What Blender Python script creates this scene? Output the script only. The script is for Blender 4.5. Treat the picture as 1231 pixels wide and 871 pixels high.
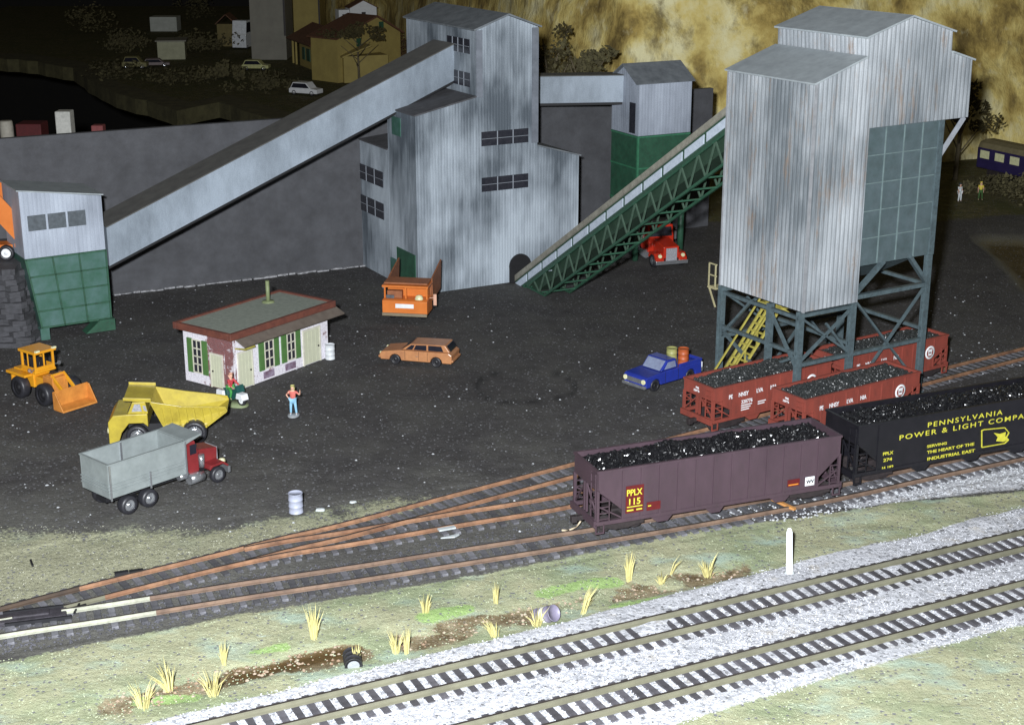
import bpy, bmesh, math, random
import numpy as np
from mathutils import Vector, Matrix
random.seed(7); np.random.seed(7)
R = math.radians; pi = math.pi
SC = bpy.context.scene
for o in list(bpy.data.objects): bpy.data.objects.remove(o)
COL = SC.collection

# ------------------------------------------------------------------ camera
TH = math.atan(585.5/1840); F = 1840.0; CH = 29.8
cam = bpy.data.cameras.new('camera'); cam.sensor_width = 36; cam.lens = F/1231*36
cam.clip_start = 1; cam.clip_end = 2000
co = bpy.data.objects.new('camera', cam); COL.objects.link(co)
co.location = (0, 0, CH); co.rotation_euler = (pi/2-TH, 0, 0); SC.camera = co
SC.render.resolution_x = 1024; SC.render.resolution_y = 724
SC.render.engine = 'CYCLES'
# ------------------------------------------------------------------ world: a dim room
w = bpy.data.worlds.new('World'); SC.world = w; w.use_nodes = True
w.node_tree.nodes['Background'].inputs[0].default_value = (1.0, .88, .62, 1)
w.node_tree.nodes['Background'].inputs[1].default_value = .034
# ------------------------------------------------------------------ the flash, left of and above the lens
fl = bpy.data.lights.new('camera_flash', 'POINT'); fl.energy = 6.1e5; fl.shadow_soft_size = .9; fl.color = (.93, .965, 1.0)
fo = bpy.data.objects.new('camera_flash', fl); COL.objects.link(fo); fo.location = (-2.5, -.5, 32.6)
SC.view_settings.view_transform = 'Standard'; SC.view_settings.look = 'None'
SC.view_settings.exposure = 0; SC.view_settings.gamma = 1

# ------------------------------------------------------------------ maths: a pixel of the photo on a plane of the world
c_, s_ = math.cos(TH), math.sin(TH); CAMP = Vector((0, 0, CH))
def ray(x, y): return Vector(((x-615.5)/F, c_-s_*(y-435.5)/F, -s_-c_*(y-435.5)/F))
def at(x, y, z=0.0):
    d = ray(x, y); return CAMP+d*((z-CH)/d.z)
def atd(x, y, Y):
    d = ray(x, y); return CAMP+d*(Y/d.y)
def onp(O, ang, x, y):       # (u, z) on the vertical plane through O with heading ang
    a = R(ang); u = Vector((math.cos(a), math.sin(a), 0)); n = Vector((-math.sin(a), math.cos(a), 0))
    d = ray(x, y); O = Vector(O); t = (O-CAMP).dot(n)/d.dot(n); P = CAMP+d*t
    return (P-O).dot(u), P.z
def proj(P):
    v = Vector(P)-CAMP; Z = v.y*c_-v.z*s_; U = v.y*s_+v.z*c_
    return 615.5+F*v.x/Z, 435.5-F*U/Z

# ------------------------------------------------------------------ materials
def newmat(name):
    m = bpy.data.materials.new(name); m.use_nodes = True
    nt = m.node_tree; b = nt.nodes['Principled BSDF']; return m, nt, b
def nd(nt, t, **kw):
    n = nt.nodes.new(t)
    for k, v in kw.items():
        if k in n.inputs: n.inputs[k].default_value = v
        else: setattr(n, k, v)
    return n
def lk(nt, a, b): nt.links.new(a, b)
def coords(nt, scale=(1, 1, 1), rot=(0, 0, 0)):
    tc = nd(nt, 'ShaderNodeTexCoord'); mp = nd(nt, 'ShaderNodeMapping')
    mp.inputs['Scale'].default_value = scale; mp.inputs['Rotation'].default_value = rot
    lk(nt, tc.outputs['Object'], mp.inputs[0]); return mp.outputs[0]
def noise(nt, vec, sc, det=4, rough=.6):
    n = nd(nt, 'ShaderNodeTexNoise'); n.inputs['Scale'].default_value = sc; n.inputs['Detail'].default_value = det
    n.inputs['Roughness'].default_value = rough
    if vec: lk(nt, vec, n.inputs['Vector'])
    return n.outputs['Fac']
def ramp(nt, fac, stops):
    r = nd(nt, 'ShaderNodeValToRGB'); e = r.color_ramp.elements
    while len(e) < len(stops): e.new(.5)
    for i, (p, c) in enumerate(stops):
        e[i].position = p; e[i].color = (c if len(c) == 4 else (*c, 1)) if hasattr(c, '__len__') else (c, c, c, 1)
    lk(nt, fac, r.inputs[0]); return r.outputs[0]
def mix(nt, fac, a, b, mode='MIX'):
    m = nd(nt, 'ShaderNodeMix'); m.data_type = 'RGBA'; m.blend_type = mode
    for s, i in ((fac, 0), (a, 6), (b, 7)):
        if hasattr(s, 'is_output'): lk(nt, s, m.inputs[i])
        elif i == 0: m.inputs[0].default_value = s
        else: m.inputs[i].default_value = (*s, 1) if len(s) == 3 else s
    return m.outputs[2]
def math_(nt, op, a, b=None, clamp=False):
    m = nd(nt, 'ShaderNodeMath'); m.operation = op; m.use_clamp = clamp
    for i, s in enumerate((a, b)):
        if s is None: continue
        if hasattr(s, 'is_output'): lk(nt, s, m.inputs[i])
        else: m.inputs[i].default_value = s
    return m.outputs[0]
def bump(nt, b, h, strength=.3, dist=.05):
    bm_ = nd(nt, 'ShaderNodeBump'); bm_.inputs['Strength'].default_value = strength; bm_.inputs['Distance'].default_value = dist
    lk(nt, h, bm_.inputs['Height']); lk(nt, bm_.outputs[0], b.inputs['Normal'])
def M(name, c, c2=None, sc=2.0, rough=.6, metal=0, bmp=0, spec=.5, stretch=(1, 1, 1), dirt=.0):
    m, nt, b = newmat(name)
    if c2 is None: c2 = tuple(v*.72 for v in c)
    v = coords(nt, stretch); n = noise(nt, v, sc, 5, .65)
    col = mix(nt, ramp(nt, n, [(.32, 0), (.68, 1)]), c2, c)
    if dirt:
        n2 = noise(nt, v, sc*3.3, 4, .7); col = mix(nt, ramp(nt, n2, [(.45, 0), (.7, dirt)]), col, (.035, .03, .028))
    lk(nt, col, b.inputs['Base Color'])
    b.inputs['Roughness'].default_value = rough; b.inputs['Metallic'].default_value = metal
    b.inputs['Specular IOR Level'].default_value = spec
    if bmp: bump(nt, b, noise(nt, v, sc*6, 4, .7), bmp, .05)
    return m
def siding(name, light, dark, pitch=.30, rust=.0, groove=.5, blot=.28, spec=.4, vert=.06, lo=.36, hi=.62):
    """weathered corrugated sheet: ribs run up the wall, soft dark and pale weathering, fine vertical streaks"""
    m, nt, b = newmat(name)
    v = coords(nt); vs = coords(nt, (1, 1, vert))
    big = noise(nt, coords(nt, (1, 1, .55)), blot, 3, .55)
    st = noise(nt, vs, 2.6, 6, .75)
    f = math_(nt, 'ADD', math_(nt, 'MULTIPLY', big, .72), math_(nt, 'MULTIPLY', st, .28))
    col = mix(nt, ramp(nt, f, [(lo, 0), (hi, 1)]), dark, light)
    fine = noise(nt, v, 14, 3, .8)
    col = mix(nt, .35, col, ramp(nt, fine, [(.3, (.25, .25, .27)), (.7, (.75, .75, .78))]), 'OVERLAY')
    if rust:
        rn = noise(nt, coords(nt, (1, 1, .22)), .9, 7, .8)
        col = mix(nt, ramp(nt, rn, [(.54, 0), (.70, rust)]), col, (.27, .17, .10))
    sep = nd(nt, 'ShaderNodeSeparateXYZ'); lk(nt, v, sep.inputs[0])
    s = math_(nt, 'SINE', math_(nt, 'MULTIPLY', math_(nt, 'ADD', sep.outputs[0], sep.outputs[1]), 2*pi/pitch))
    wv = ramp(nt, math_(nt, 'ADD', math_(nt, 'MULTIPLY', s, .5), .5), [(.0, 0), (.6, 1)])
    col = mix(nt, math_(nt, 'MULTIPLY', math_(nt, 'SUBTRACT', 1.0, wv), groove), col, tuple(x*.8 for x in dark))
    lk(nt, col, b.inputs['Base Color']); b.inputs['Roughness'].default_value = .55; b.inputs['Specular IOR Level'].default_value = spec
    if groove: bump(nt, b, wv, .15+groove, .05)
    return m
m_tower = siding('aged_corrugated_iron', (.50, .53, .555), (.15, .17, .185), .32, .9, .26, .2, .35, .12, .40, .62)
m_main = siding('airbrushed_plank_siding', (.46, .52, .575), (.10, .12, .14), .24, .0, .12, .22, .4, .08, .40, .61)
m_conv = siding('weathered_gallery_sheet', (.34, .395, .455), (.17, .20, .23), .9, .0, .0, .22, .4, .3, .38, .62)
m_bin = siding('pale_shed_sheet', (.46, .51, .59), (.25, .28, .33), .28, .0, .03, .3)
m_galroof = M('brown_grey_gallery_roof', (.12, .118, .11), (.08, .078, .075), 1.0, .9, bmp=.2)
m_roof = M('weathered_grey_roof', (.20, .22, .24), (.12, .135, .15), 1.2, .8, bmp=.2)
m_rooflt = M('pale_grey_tin_roof', (.36, .40, .42), (.27, .30, .32), 1.4, .7, bmp=.2)
m_roofdk = M('tar_roof', (.10, .10, .11), (.06, .06, .065), 1.5, .85, bmp=.2)
m_green = M('dark_green_steel', (.035, .115, .068), (.022, .075, .045), 1.3, .5, dirt=.35)
m_greenfade = M('faded_green_sheet', (.085, .165, .155), (.03, .105, .065), .7, .5, dirt=.1)
m_greengrey = M('grey_green_sheet', (.10, .135, .15), (.065, .095, .10), .8, .55, dirt=.2)
m_greenline = M('green_seam', (.07, .15, .12), None, 2, .6)
m_bluegrey = M('blue_grey_steel', (.10, .14, .155), (.06, .085, .095), 2, .5, dirt=.4)
m_panel = M('pale_vent_panel', (.55, .62, .72), (.42, .48, .56), 3, .5)
m_tanpipe = M('tan_weathered_gallery_roof', (.30, .29, .24), (.19, .18, .15), 2, .8, bmp=.2)
m_glass = M('dark_window', (.02, .022, .03), (.035, .035, .045), 3, .25)
m_glassg = M('dusty_window', (.12, .14, .16), (.07, .08, .09), 3, .4)
m_mull = M('pale_mullion', (.34, .37, .42), None, 3, .6)
m_wall = M('grey_back_wall', (.090, .092, .102), (.056, .057, .063), .5, .85, bmp=.6, dirt=.18)
m_concfoot = M('pale_mortar_line', (.45, .45, .47), (.12, .12, .13), 3, .9)
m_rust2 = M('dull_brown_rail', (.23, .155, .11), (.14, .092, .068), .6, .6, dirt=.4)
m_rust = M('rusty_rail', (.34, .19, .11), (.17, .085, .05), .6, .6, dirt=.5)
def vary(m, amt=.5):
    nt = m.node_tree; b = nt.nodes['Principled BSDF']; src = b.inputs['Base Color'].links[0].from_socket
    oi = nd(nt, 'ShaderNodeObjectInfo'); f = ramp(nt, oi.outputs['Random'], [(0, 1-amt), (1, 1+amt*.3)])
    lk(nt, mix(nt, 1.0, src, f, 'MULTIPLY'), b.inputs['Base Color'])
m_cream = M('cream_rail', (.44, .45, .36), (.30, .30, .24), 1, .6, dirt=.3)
m_railtop = M('worn_railhead_dark_reflection', (.06, .05, .045), (.03, .026, .024), 1, .4)  # the worn railhead's dark reflection is put into its colour
m_olive = M('olive_tan_rail', (.19, .185, .13), (.13, .125, .09), .6, .5)
m_tie = M('dark_sleeper', (.11, .105, .12), (.055, .052, .06), 3, .8, bmp=.3)
m_tieY = M('sooty_sleeper', (.17, .17, .19), (.08, .08, .09), 3, .85, bmp=.3)
vary(m_tie, .45); vary(m_tieY, .6)
m_brown = M('purple_brown_paint', (.074, .046, .060), (.056, .035, .046), .9, .5, dirt=.2, stretch=(1, 1, .35))
m_black = M('black_car_paint', (.008, .008, .011), (.014, .013, .017), 1.5, .4)
m_red = M('oxide_red_paint', (.26, .055, .038), (.19, .042, .030), 1, .6, dirt=.25, stretch=(1, 1, .35))
m_truckdk = M('sooty_running_gear', (.035, .027, .028), (.02, .016, .017), 4, .6)
m_coal = M('shiny_coal', (.012, .012, .014), (.006, .006, .007), 6, .24, spec=.7)
m_coal2 = M('dull_coal', (.033, .036, .037), (.018, .02, .02), 6, .38, spec=.6)
m_yellow = M('yellow_diecast', (.50, .40, .05), (.36, .28, .04), 1, .32, dirt=.12)
m_loader = M('amber_plastic', (.74, .35, .02), (.66, .28, .015), 1, .35, dirt=.05)
m_bucket = M('worn_orange', (.62, .25, .05), (.45, .17, .035), 2, .45)
m_orange = M('orange_paint', (.68, .20, .04), (.58, .16, .03), 1, .35)
m_orangedk = M('dusty_orange', (.33, .12, .045), (.22, .075, .03), 2, .6)
m_wagon = M('tan_orange_car_paint', (.50, .23, .10), (.38, .17, .08), 1.5, .3, dirt=.15)
m_blue = M('blue_car_paint', (.022, .04, .30), (.02, .035, .25), 1.5, .15, dirt=.15)
m_semi = M('bright_red_paint', (.55, .035, .015), (.42, .025, .01), 1, .25)
m_truckred = M('dark_red_paint', (.22, .025, .028), (.15, .018, .02), 1.5, .35)
m_boxgrey = M('grey_green_body', (.25, .28, .28), (.19, .215, .215), .8, .5, dirt=.12)
m_boxin = M('grey_box_lining', (.17, .195, .22), (.13, .15, .17), .8, .5)
m_tyre = M('tyre_rubber', (.018, .018, .022), (.028, .028, .034), 4, .45)
m_chrome = M('chrome', (.75, .78, .82), (.6, .62, .66), 3, .18, .85)
m_chassis = M('black_chassis', (.015, .015, .018), None, 3, .5)
m_cargl = M('car_window', (.02, .02, .03), None, 3, .12)
m_windsh = M('pale_windscreen', (.25, .30, .42), (.18, .2, .3), 3, .12)
m_white = M('white_paint', (.80, .82, .84), (.7, .71, .73), 2, .6)
m_lamp = M('clear_headlight', (.85, .82, .5), None, 3, .15)
m_grille = M('grey_grille', (.42, .42, .45), (.2, .2, .22), 12, .3)
m_brickw = None
m_shutter = M('green_shutter', (.085, .19, .055), (.065, .15, .042), 2, .6)
m_door = M('cream_door', (.55, .56, .42), (.5, .51, .38), 2, .6)
m_fascia = M('brown_fascia', (.17, .055, .035), (.11, .035, .025), 2, .7, dirt=.2)
m_deck = M('gritty_flat_roof', (.30, .33, .28), (.22, .245, .21), 3, .9, bmp=.5)
m_awn = M('brown_awning', (.17, .14, .115), (.12, .095, .078), 2, .85, bmp=.2)
m_stack = M('olive_pipe', (.22, .26, .13), None, 2, .6)
m_drum = M('grey_blue_drum', (.38, .40, .50), (.28, .30, .38), 3, .5)
m_drumw = M('white_drum', (.70, .73, .76), None, 3, .5)
m_skin = M('skin', (.72, .42, .30), None, 3, .6)
m_shirt = M('salmon_shirt', (.62, .15, .12), None, 3, .7)
m_jeans = M('light_blue_jeans', (.28, .52, .68), (.2, .4, .55), 5, .7)
m_hair = M('straw_hair', (.50, .48, .18), None, 5, .7)
m_greencl = M('green_trousers', (.05, .30, .06), None, 5, .7)
m_teal = M('dark_teal_plastic', (.02, .09, .08), None, 5, .35)
m_stone = M('grey_base', (.32, .34, .36), None, 5, .7)
m_yellowrail = M('yellow_handrail', (.42, .37, .08), (.28, .24, .05), 3, .5)
m_scrap = M('pale_scrap', (.50, .54, .55), None, 3, .7)
m_straw = M('dry_straw', (.58, .52, .22), (.40, .36, .15), 6, .8)
m_stick = M('orange_wood', (.55, .26, .08), None, 3, .7)
m_yletter = M('yellow_lettering', (.66, .62, .06), None, 5, .5)
m_redpl = M('dark_red_label', (.12, .010, .012), None, 5, .5)
m_bark = M('grey_bark', (.16, .13, .08), None, 5, .9)
m_leaf = M('olive_foliage', (.085, .068, .022), (.045, .037, .014), 1, .9)
m_leaf2 = M('dusty_foliage', (.13, .115, .05), (.07, .06, .03), 1, .9)
m_hroof = M('brown_tile_roof', (.16, .075, .04), (.11, .05, .03), 2, .8)
m_hwall = M('ochre_render', (.40, .32, .10), (.32, .25, .08), .6, .8)
m_greyb = M('grey_render', (.26, .25, .21), (.21, .2, .17), .5, .8)
m_coach = M('dark_violet_coach', (.03, .022, .085), (.02, .015, .06), 1, .4)
m_coachroof = M('tan_coach_roof', (.2, .17, .09), None, 2, .7)
m_coachwin = M('pale_coach_window', (.75, .75, .45), None, 5, .3)
m_dark = M('dark_floor', (.012, .011, .010), None, .3, .9)

def coal_stone_mat():
    m, nt, b = newmat('brick_under_flaking_whitewash')
    v = coords(nt); br = nd(nt, 'ShaderNodeTexBrick'); br.inputs['Scale'].default_value = 4.2
    br.inputs['Color1'].default_value = (.20, .05, .045, 1); br.inputs['Color2'].default_value = (.13, .035, .035, 1); br.inputs['Mortar'].default_value = (.33, .26, .27, 1)
    sw = nd(nt, 'ShaderNodeSeparateXYZ'); lk(nt, v, sw.inputs[0]); cb = nd(nt, 'ShaderNodeCombineXYZ')
    lk(nt, math_(nt, 'ADD', sw.outputs[0], sw.outputs[1]), cb.inputs[0]); lk(nt, sw.outputs[2], cb.inputs[1]); lk(nt, cb.outputs[0], br.inputs['Vector'])
    n = noise(nt, v, 1.0, 5, .7)
    # bare brick shows along the corner and round the doors of the side wall
    gr = math_(nt, 'SUBTRACT', 2.7, sw.outputs[1]); g2 = math_(nt, 'MULTIPLY', math_(nt, 'ABSOLUTE', math_(nt, 'SUBTRACT', sw.outputs[1], 1.2)), .55)
    side = math_(nt, 'LESS_THAN', sw.outputs[0], .12)
    th = math_(nt, 'ADD', n, math_(nt, 'MULTIPLY', side, math_(nt, 'SUBTRACT', .36, math_(nt, 'MULTIPLY', g2, .42))))
    corner = math_(nt, 'MULTIPLY', math_(nt, 'LESS_THAN', sw.outputs[0], .35), math_(nt, 'LESS_THAN', sw.outputs[1], .6)); th = math_(nt, 'ADD', th, math_(nt, 'MULTIPLY', corner, .12))
    f = ramp(nt, th, [(.60, 0), (.68, 1)])
    white = ramp(nt, noise(nt, v, 9, 3, .7), [(.3, (.50, .46, .54)), (.6, (.78, .76, .80))])
    lk(nt, mix(nt, f, white, br.outputs['Color']), b.inputs['Base Color']); b.inputs['Roughness'].default_value = .85
    return m
m_brickw = coal_stone_mat()

# ------------------------------------------------------------------ mesh builder
class MB:
    def __init__(s): s.v = []; s.f = []; s.sm = []; s.st = []
    def add(s, vs, fs, smooth=False, T=None):
        o = len(s.v); s.st.append(o)
        for p in vs: s.v.append(tuple(T @ Vector(p)) if T else tuple(p))
        for f in fs: s.f.append(tuple(i+o for i in f)); s.sm.append(smooth)
        return s
    def each(s, name, mat, parent=None, bevel=0):
        """one object per shape added"""
        st = s.st+[len(s.v)]; out = []
        for a, b in zip(st[:-1], st[1:]):
            m = MB(); m.v = s.v[a:b]
            for f, q in zip(s.f, s.sm):
                if a <= f[0] < b: m.f.append(tuple(i-a for i in f)); m.sm.append(q)
            out.append(m.build(name, mat, parent, bevel))
        return out
    def box(s, c, d, T=None, rz=0):
        x, y, z = [k/2 for k in d]; vs = [(a*x, b*y, e*z) for a in (-1, 1) for b in (-1, 1) for e in (-1, 1)]
        Q = Matrix.Translation(c) @ Matrix.Rotation(rz, 4, 'Z')
        if T: Q = T @ Q
        return s.add(vs, [(0, 1, 3, 2), (4, 6, 7, 5), (0, 4, 5, 1), (2, 3, 7, 6), (0, 2, 6, 4), (1, 5, 7, 3)], False, Q)
    def bx(s, a, b):
        a, b = Vector(a), Vector(b); return s.box((a+b)/2, [abs(k) for k in (b-a)])
    def prism(s, poly, a, b, axis='y', T=None):
        """poly (p, q) extruded from a to b; axis y: (x, z), x: (y, z), z: (x, y)"""
        g = {'y': lambda p, t: (p[0], t, p[1]), 'x': lambda p, t: (t, p[0], p[1]), 'z': lambda p, t: (p[0], p[1], t)}[axis]
        n = len(poly); vs = [g(p, a) for p in poly]+[g(p, b) for p in poly]
        fs = [tuple(range(n)), tuple(range(2*n-1, n-1, -1))]+[(i, i+n, (i+1) % n+n, (i+1) % n) for i in range(n)]
        return s.add(vs, fs, False, T)
    def bar(s, a, b, w=.1, h=None):
        """square bar between two points"""
        a, b = Vector(a), Vector(b); d = b-a; L = d.length; h = h or w
        if L < 1e-6: return s
        x = d.normalized(); up = Vector((0, 0, 1)) if abs(x.z) < .95 else Vector((0, 1, 0))
        y = up.cross(x).normalized(); z = x.cross(y); Q = Matrix((x, y, z)).transposed().to_4x4(); Q.translation = (a+b)/2
        return s.box((0, 0, 0), (L, w, h), Q)
    def tube(s, a, b, r, r2=None, n=12, caps=True):
        a, b = Vector(a), Vector(b); d = (b-a).normalized(); r2 = r if r2 is None else r2
        up = Vector((0, 0, 1)) if abs(d.z) < .95 else Vector((1, 0, 0)); y = up.cross(d).normalized(); z = d.cross(y)
        vs = []
        for P, q in ((a, r), (b, r2)):
            for i in range(n):
                t = 2*pi*i/n; vs.append(P+y*math.cos(t)*q+z*math.sin(t)*q)
        o = len(s.v); s.add(vs, [(i, (i+1) % n, (i+1) % n+n, i+n) for i in range(n)], True)
        if caps:
            s.f.append(tuple(o+i for i in range(n-1, -1, -1))); s.sm.append(False)
            s.f.append(tuple(o+n+i for i in range(n))); s.sm.append(False)
        return s
    def lathe(s, prof, n=16, T=None, axis='z'):
        vs = []; m = len(prof)
        for r, h in prof:
            for i in range(n):
                t = 2*pi*i/n
                vs.append((r*math.cos(t), r*math.sin(t), h) if axis == 'z' else (r*math.cos(t), h, r*math.sin(t)))
        fs = [(j*n+i, j*n+(i+1) % n, (j+1)*n+(i+1) % n, (j+1)*n+i) for j in range(m-1) for i in range(n)]
        return s.add(vs, fs, True, T)
    def build(s, name, mat, parent=None, bevel=0, loc=None, fix=True):
        me = bpy.data.meshes.new(name); me.from_pydata([tuple(p) for p in s.v], [], s.f)
        me.polygons.foreach_set('use_smooth', s.sm)
        if fix:
            bm = bmesh.new(); bm.from_mesh(me); bmesh.ops.recalc_face_normals(bm, faces=bm.faces); bm.to_mesh(me); bm.free()
        o = bpy.data.objects.new(name, me); COL.objects.link(o)
        if mat: me.materials.append(mat)
        if parent: o.parent = parent
        if loc: o.location = loc
        if bevel:
            b = o.modifiers.new('bevel', 'BEVEL'); b.width = bevel; b.segments = 2; b.limit_method = 'ANGLE'
        return o
def tag(o, label, cat, group=None, kind=None):
    if label: o['label'] = label
    if cat: o['category'] = cat
    if group: o['group'] = group
    if kind: o['kind'] = kind
    return o
def thing(name, label, cat, loc, rz=0, group=None):
    o = bpy.data.objects.new(name, None); COL.objects.link(o); o.location = loc; o.rotation_euler = (0, 0, R(rz))
    o.empty_display_size = .5; return tag(o, label, cat, group)
def copy_tree(o, parent=None):
    c = o.copy(); COL.objects.link(c)
    if parent: c.parent = parent
    for ch in list(o.children): copy_tree(ch, c)
    return c
_fc = {}
def text(s, name, mat, parent, loc, size, rot=(pi/2, 0, 0), sx=1.0, spacing=1.0, bold=.012, align='LEFT'):
    cu = bpy.data.curves.new(name, 'FONT'); cu.body = s; cu.size = size; cu.extrude = .006; cu.space_character = spacing
    cu.offset = bold*size; cu.align_x = align
    t = bpy.data.objects.new(name+'_tmp', cu); COL.objects.link(t); bpy.context.view_layer.update()
    me = bpy.data.meshes.new_from_object(t.evaluated_get(bpy.context.evaluated_depsgraph_get()))
    bpy.data.objects.remove(t); me.materials.clear(); me.materials.append(mat)
    o = bpy.data.objects.new(name, me); COL.objects.link(o); o.parent = parent; o.location = loc; o.rotation_euler = rot; o.scale = (sx, 1, 1)
    return o
# ================================================================== SETTING: ground in one sheet
def hash_noise(x, y, seed=0, oct=4, base=.25):
    """cheap value noise, numpy"""
    out = np.zeros_like(x); amp = 1; tot = 0; fr = base
    for o in range(oct):
        X = x*fr+seed*17.3+o*5.1; Y = y*fr+seed*9.7+o*3.3
        xi = np.floor(X); yi = np.floor(Y); fx = X-xi; fy = Y-yi; fx = fx*fx*(3-2*fx); fy = fy*fy*(3-2*fy)
        def h(a, b): t = np.sin(a*127.1+b*311.7+seed*7.7)*43758.5453; return t-np.floor(t)
        v = (h(xi, yi)*(1-fx)+h(xi+1, yi)*fx)*(1-fy)+(h(xi, yi+1)*(1-fx)+h(xi+1, yi+1)*fx)*fy
        out += amp*v; tot += amp; amp *= .5; fr *= 2.05
    return out/tot
def wline(pts, z=0): return [tuple(at(x, y, z))[:2] for x, y in pts]
def yline(pts, X):
    p = sorted(pts); return np.interp(X, [a for a, b in p], [b for a, b in p])
def dist_poly(X, Y, pts):
    d = np.full(X.shape, 1e9)
    for (x0, y0), (x1, y1) in zip(pts[:-1], pts[1:]):
        dx, dy = x1-x0, y1-y0; t = np.clip(((X-x0)*dx+(Y-y0)*dy)/(dx*dx+dy*dy), 0, 1)
        d = np.minimum(d, np.hypot(X-x0-t*dx, Y-y0-t*dy))
    return d
def axis(fine0, fine1, step, lo, hi, g=1.06):
    a = list(np.arange(fine0, fine1, step)); s = step
    while a[-1] < hi: s = min(s*g, 3.0); a.append(a[-1]+s)
    b = [fine0]; s = step
    while b[-1] > lo: s = min(s*g, 3.0); b.append(b[-1]-s)
    return np.array(b[:0:-1]+a)
gx = axis(-26, 32, .16, -120, 130); gy = axis(46, 76, .16, 40, 372)
X, Y = np.meshgrid(gx, gy); nx, ny = len(gx), len(gy)
n1 = hash_noise(X, Y, 1, 5, .3); n2 = hash_noise(X, Y, 2, 5, .9); n3 = hash_noise(X, Y, 3, 4, 2.2)
g_top = wline([(-150, 812), (0, 795), (130, 768), (280, 737), (400, 717), (560, 690), (700, 662), (850, 634), (940, 622), (1010, 612), (1080, 603), (1231, 588), (1400, 565)])
b_top = wline([(-200, 960), (160, 873), (205, 861), (400, 813), (600, 766), (800, 716), (945, 678), (1100, 642), (1231, 607), (1400, 565)])
b_bot = wline([(700, 925), (800, 873), (870, 850), (1000, 812), (1120, 778), (1231, 749), (1400, 708)])
yt, ybt, ybb = yline(g_top, X), yline(b_top, X), yline(b_bot, X)
wob = (n1-.5)*1.2+(n2-.5)*.8
def band(d, soft): return np.clip(.5+d/(2*soft), 0, 1)
grass = band(yt-Y+wob*.35, .45)
ball = band(ybt-Y+wob*.25, .3)*band(Y-ybb+wob*.4, .4)
# khaki strip above the siding, left
k_top = wline([(-150, 640), (0, 640), (60, 634), (130, 640), (250, 636), (330, 622), (400, 612), (480, 600), (520, 598)])
k_bot = wline([(-150, 775), (0, 731), (131, 698), (260, 666), (420, 628), (520, 606)])
kx = X < at(520, 600).x
kh = band(yline(k_top, X)-Y+wob*2.0-.1, 2.2)*band(Y-yline(k_bot, X)+.1, .3)*kx
grass = np.maximum(grass, kh*.9)
# pale ballast beside the black hopper
pb = band(Y-yt-.1+wob*.4, .4)*band(X-at(985, 612).x+wob*2.5, 2.2)*band(yline(wline([(880, 590), (1010, 598), (1081, 566), (1231, 530), (1400, 490)]), X)-Y, .6)
ball = np.maximum(ball, pb*.85)
mudl = wline([(140, 846), (200, 832), (280, 808), (330, 800), (380, 789), (440, 779), (520, 762), (600, 744), (680, 727), (760, 707), (850, 690), (900, 686)])
dm = dist_poly(X, Y, mudl); mudw = band(.85+wob*.7-dm, .55)
wetl = wline([(285, 806), (330, 797), (385, 784), (420, 777)]); wet = band(.55+wob*.3-dist_poly(X, Y, wetl), .3)
mud = np.clip(mudw*np.clip(.25+(n2-.35)*2.2, .1, .75)+wet*.7, 0, 1)*(1-ball)
brt = np.zeros_like(X)
for pts, wd in (([(512, 741), (560, 729)], .38), ([(655, 711), (690, 702), (735, 697)], .5), ([(745, 729), (790, 720), (830, 714)], .42), ([(305, 780), (340, 777)], .3), ([(170, 838), (230, 834)], .35)):
    brt = np.maximum(brt, band(wd+wob*.35-dist_poly(X, Y, wline(pts)), .3))
brt *= (1-ball)
# far ground: grassy strip, brown hollow, and olive terrain behind the wall
far = np.zeros_like(X)
gst = wline([(1100, 268), (1150, 262), (1231, 258), (1400, 255)]); far = np.maximum(far, band(Y-yline(gst, X)+wob*2, 1.5)*(X > 30))
hol = wline([(1176, 286), (1200, 305), (1215, 325), (1240, 352)])
hx = np.interp(Y, sorted([b for a, b in hol]), [a for a, b in sorted(hol, key=lambda p: p[1])])
hollow = band(X-hx+wob*1.2, .7)*band(at(1200, 283).y-Y+wob, 1.0)*band(Y-at(1240, 356).y, 2)
WA = at(136.5, 354); wdir = Vector((math.cos(R(26.7)), math.sin(R(26.7)))); 
behind = (-(X-WA.x)*wdir.y+(Y-WA.y)*wdir.x)          # signed distance behind the wall line
far = np.maximum(far, band(behind-1, .5)*(X < 30)); far = np.maximum(far, band(Y-175, 4))
# height
Z = np.full(X.shape, -.05)
Z += (n2-.5)*.10+(n3-.5)*.05; Z += (hash_noise(X*.6+Y*.2, Y*1.6, 5, 4, .5)-.5)*.08*(Y > 74)
Z -= mud*.22; Z += ball*.02*(Y < ybt+1)
Z += grass*(n1-.5)*.25*(Y < 76)
Z -= hollow*.6
ly = yline(wline([(-150, 795), (0, 757), (280, 713), (420, 692), (683, 650), (1001, 594), (1231, 545)]), X); Z -= .05*(Y > ly-2.2)*(Y < ly+9)*(X > -30)*(n1 > 0)
# pressed oval patch in the yard
pc = at(632, 463); pe = ((X-pc.x)/3.0)**2+((Y-pc.y)/3.2)**2; Z += np.where(np.abs(pe-1+wob*.35) < .16, .05, 0)
ov = np.exp(-((pe-1+wob*.4)/.13)**2)
vid = np.arange(nx*ny).reshape(ny, nx)
quads = np.stack([vid[:-1, :-1], vid[:-1, 1:], vid[1:, 1:], vid[1:, :-1]], -1).reshape(-1, 4)
EDG = wline([(-400, 60), (20, 72), (85, 82), (130, 110), (215, 134), (262, 124), (345, 150), (360, 155)])
for i in np.where(gx < at(356, 147).x)[0]:
    ye = np.interp(gx[i], *map(list, zip(*sorted(EDG)))); j = int(np.argmin(np.abs(Y[:, i]-ye))); Y[j, i] = ye
gnd_Y = Y
cx = (X[:-1, :-1]+X[1:, 1:])/2; cy = (Y[:-1, :-1]+Y[1:, 1:])/2
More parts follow.
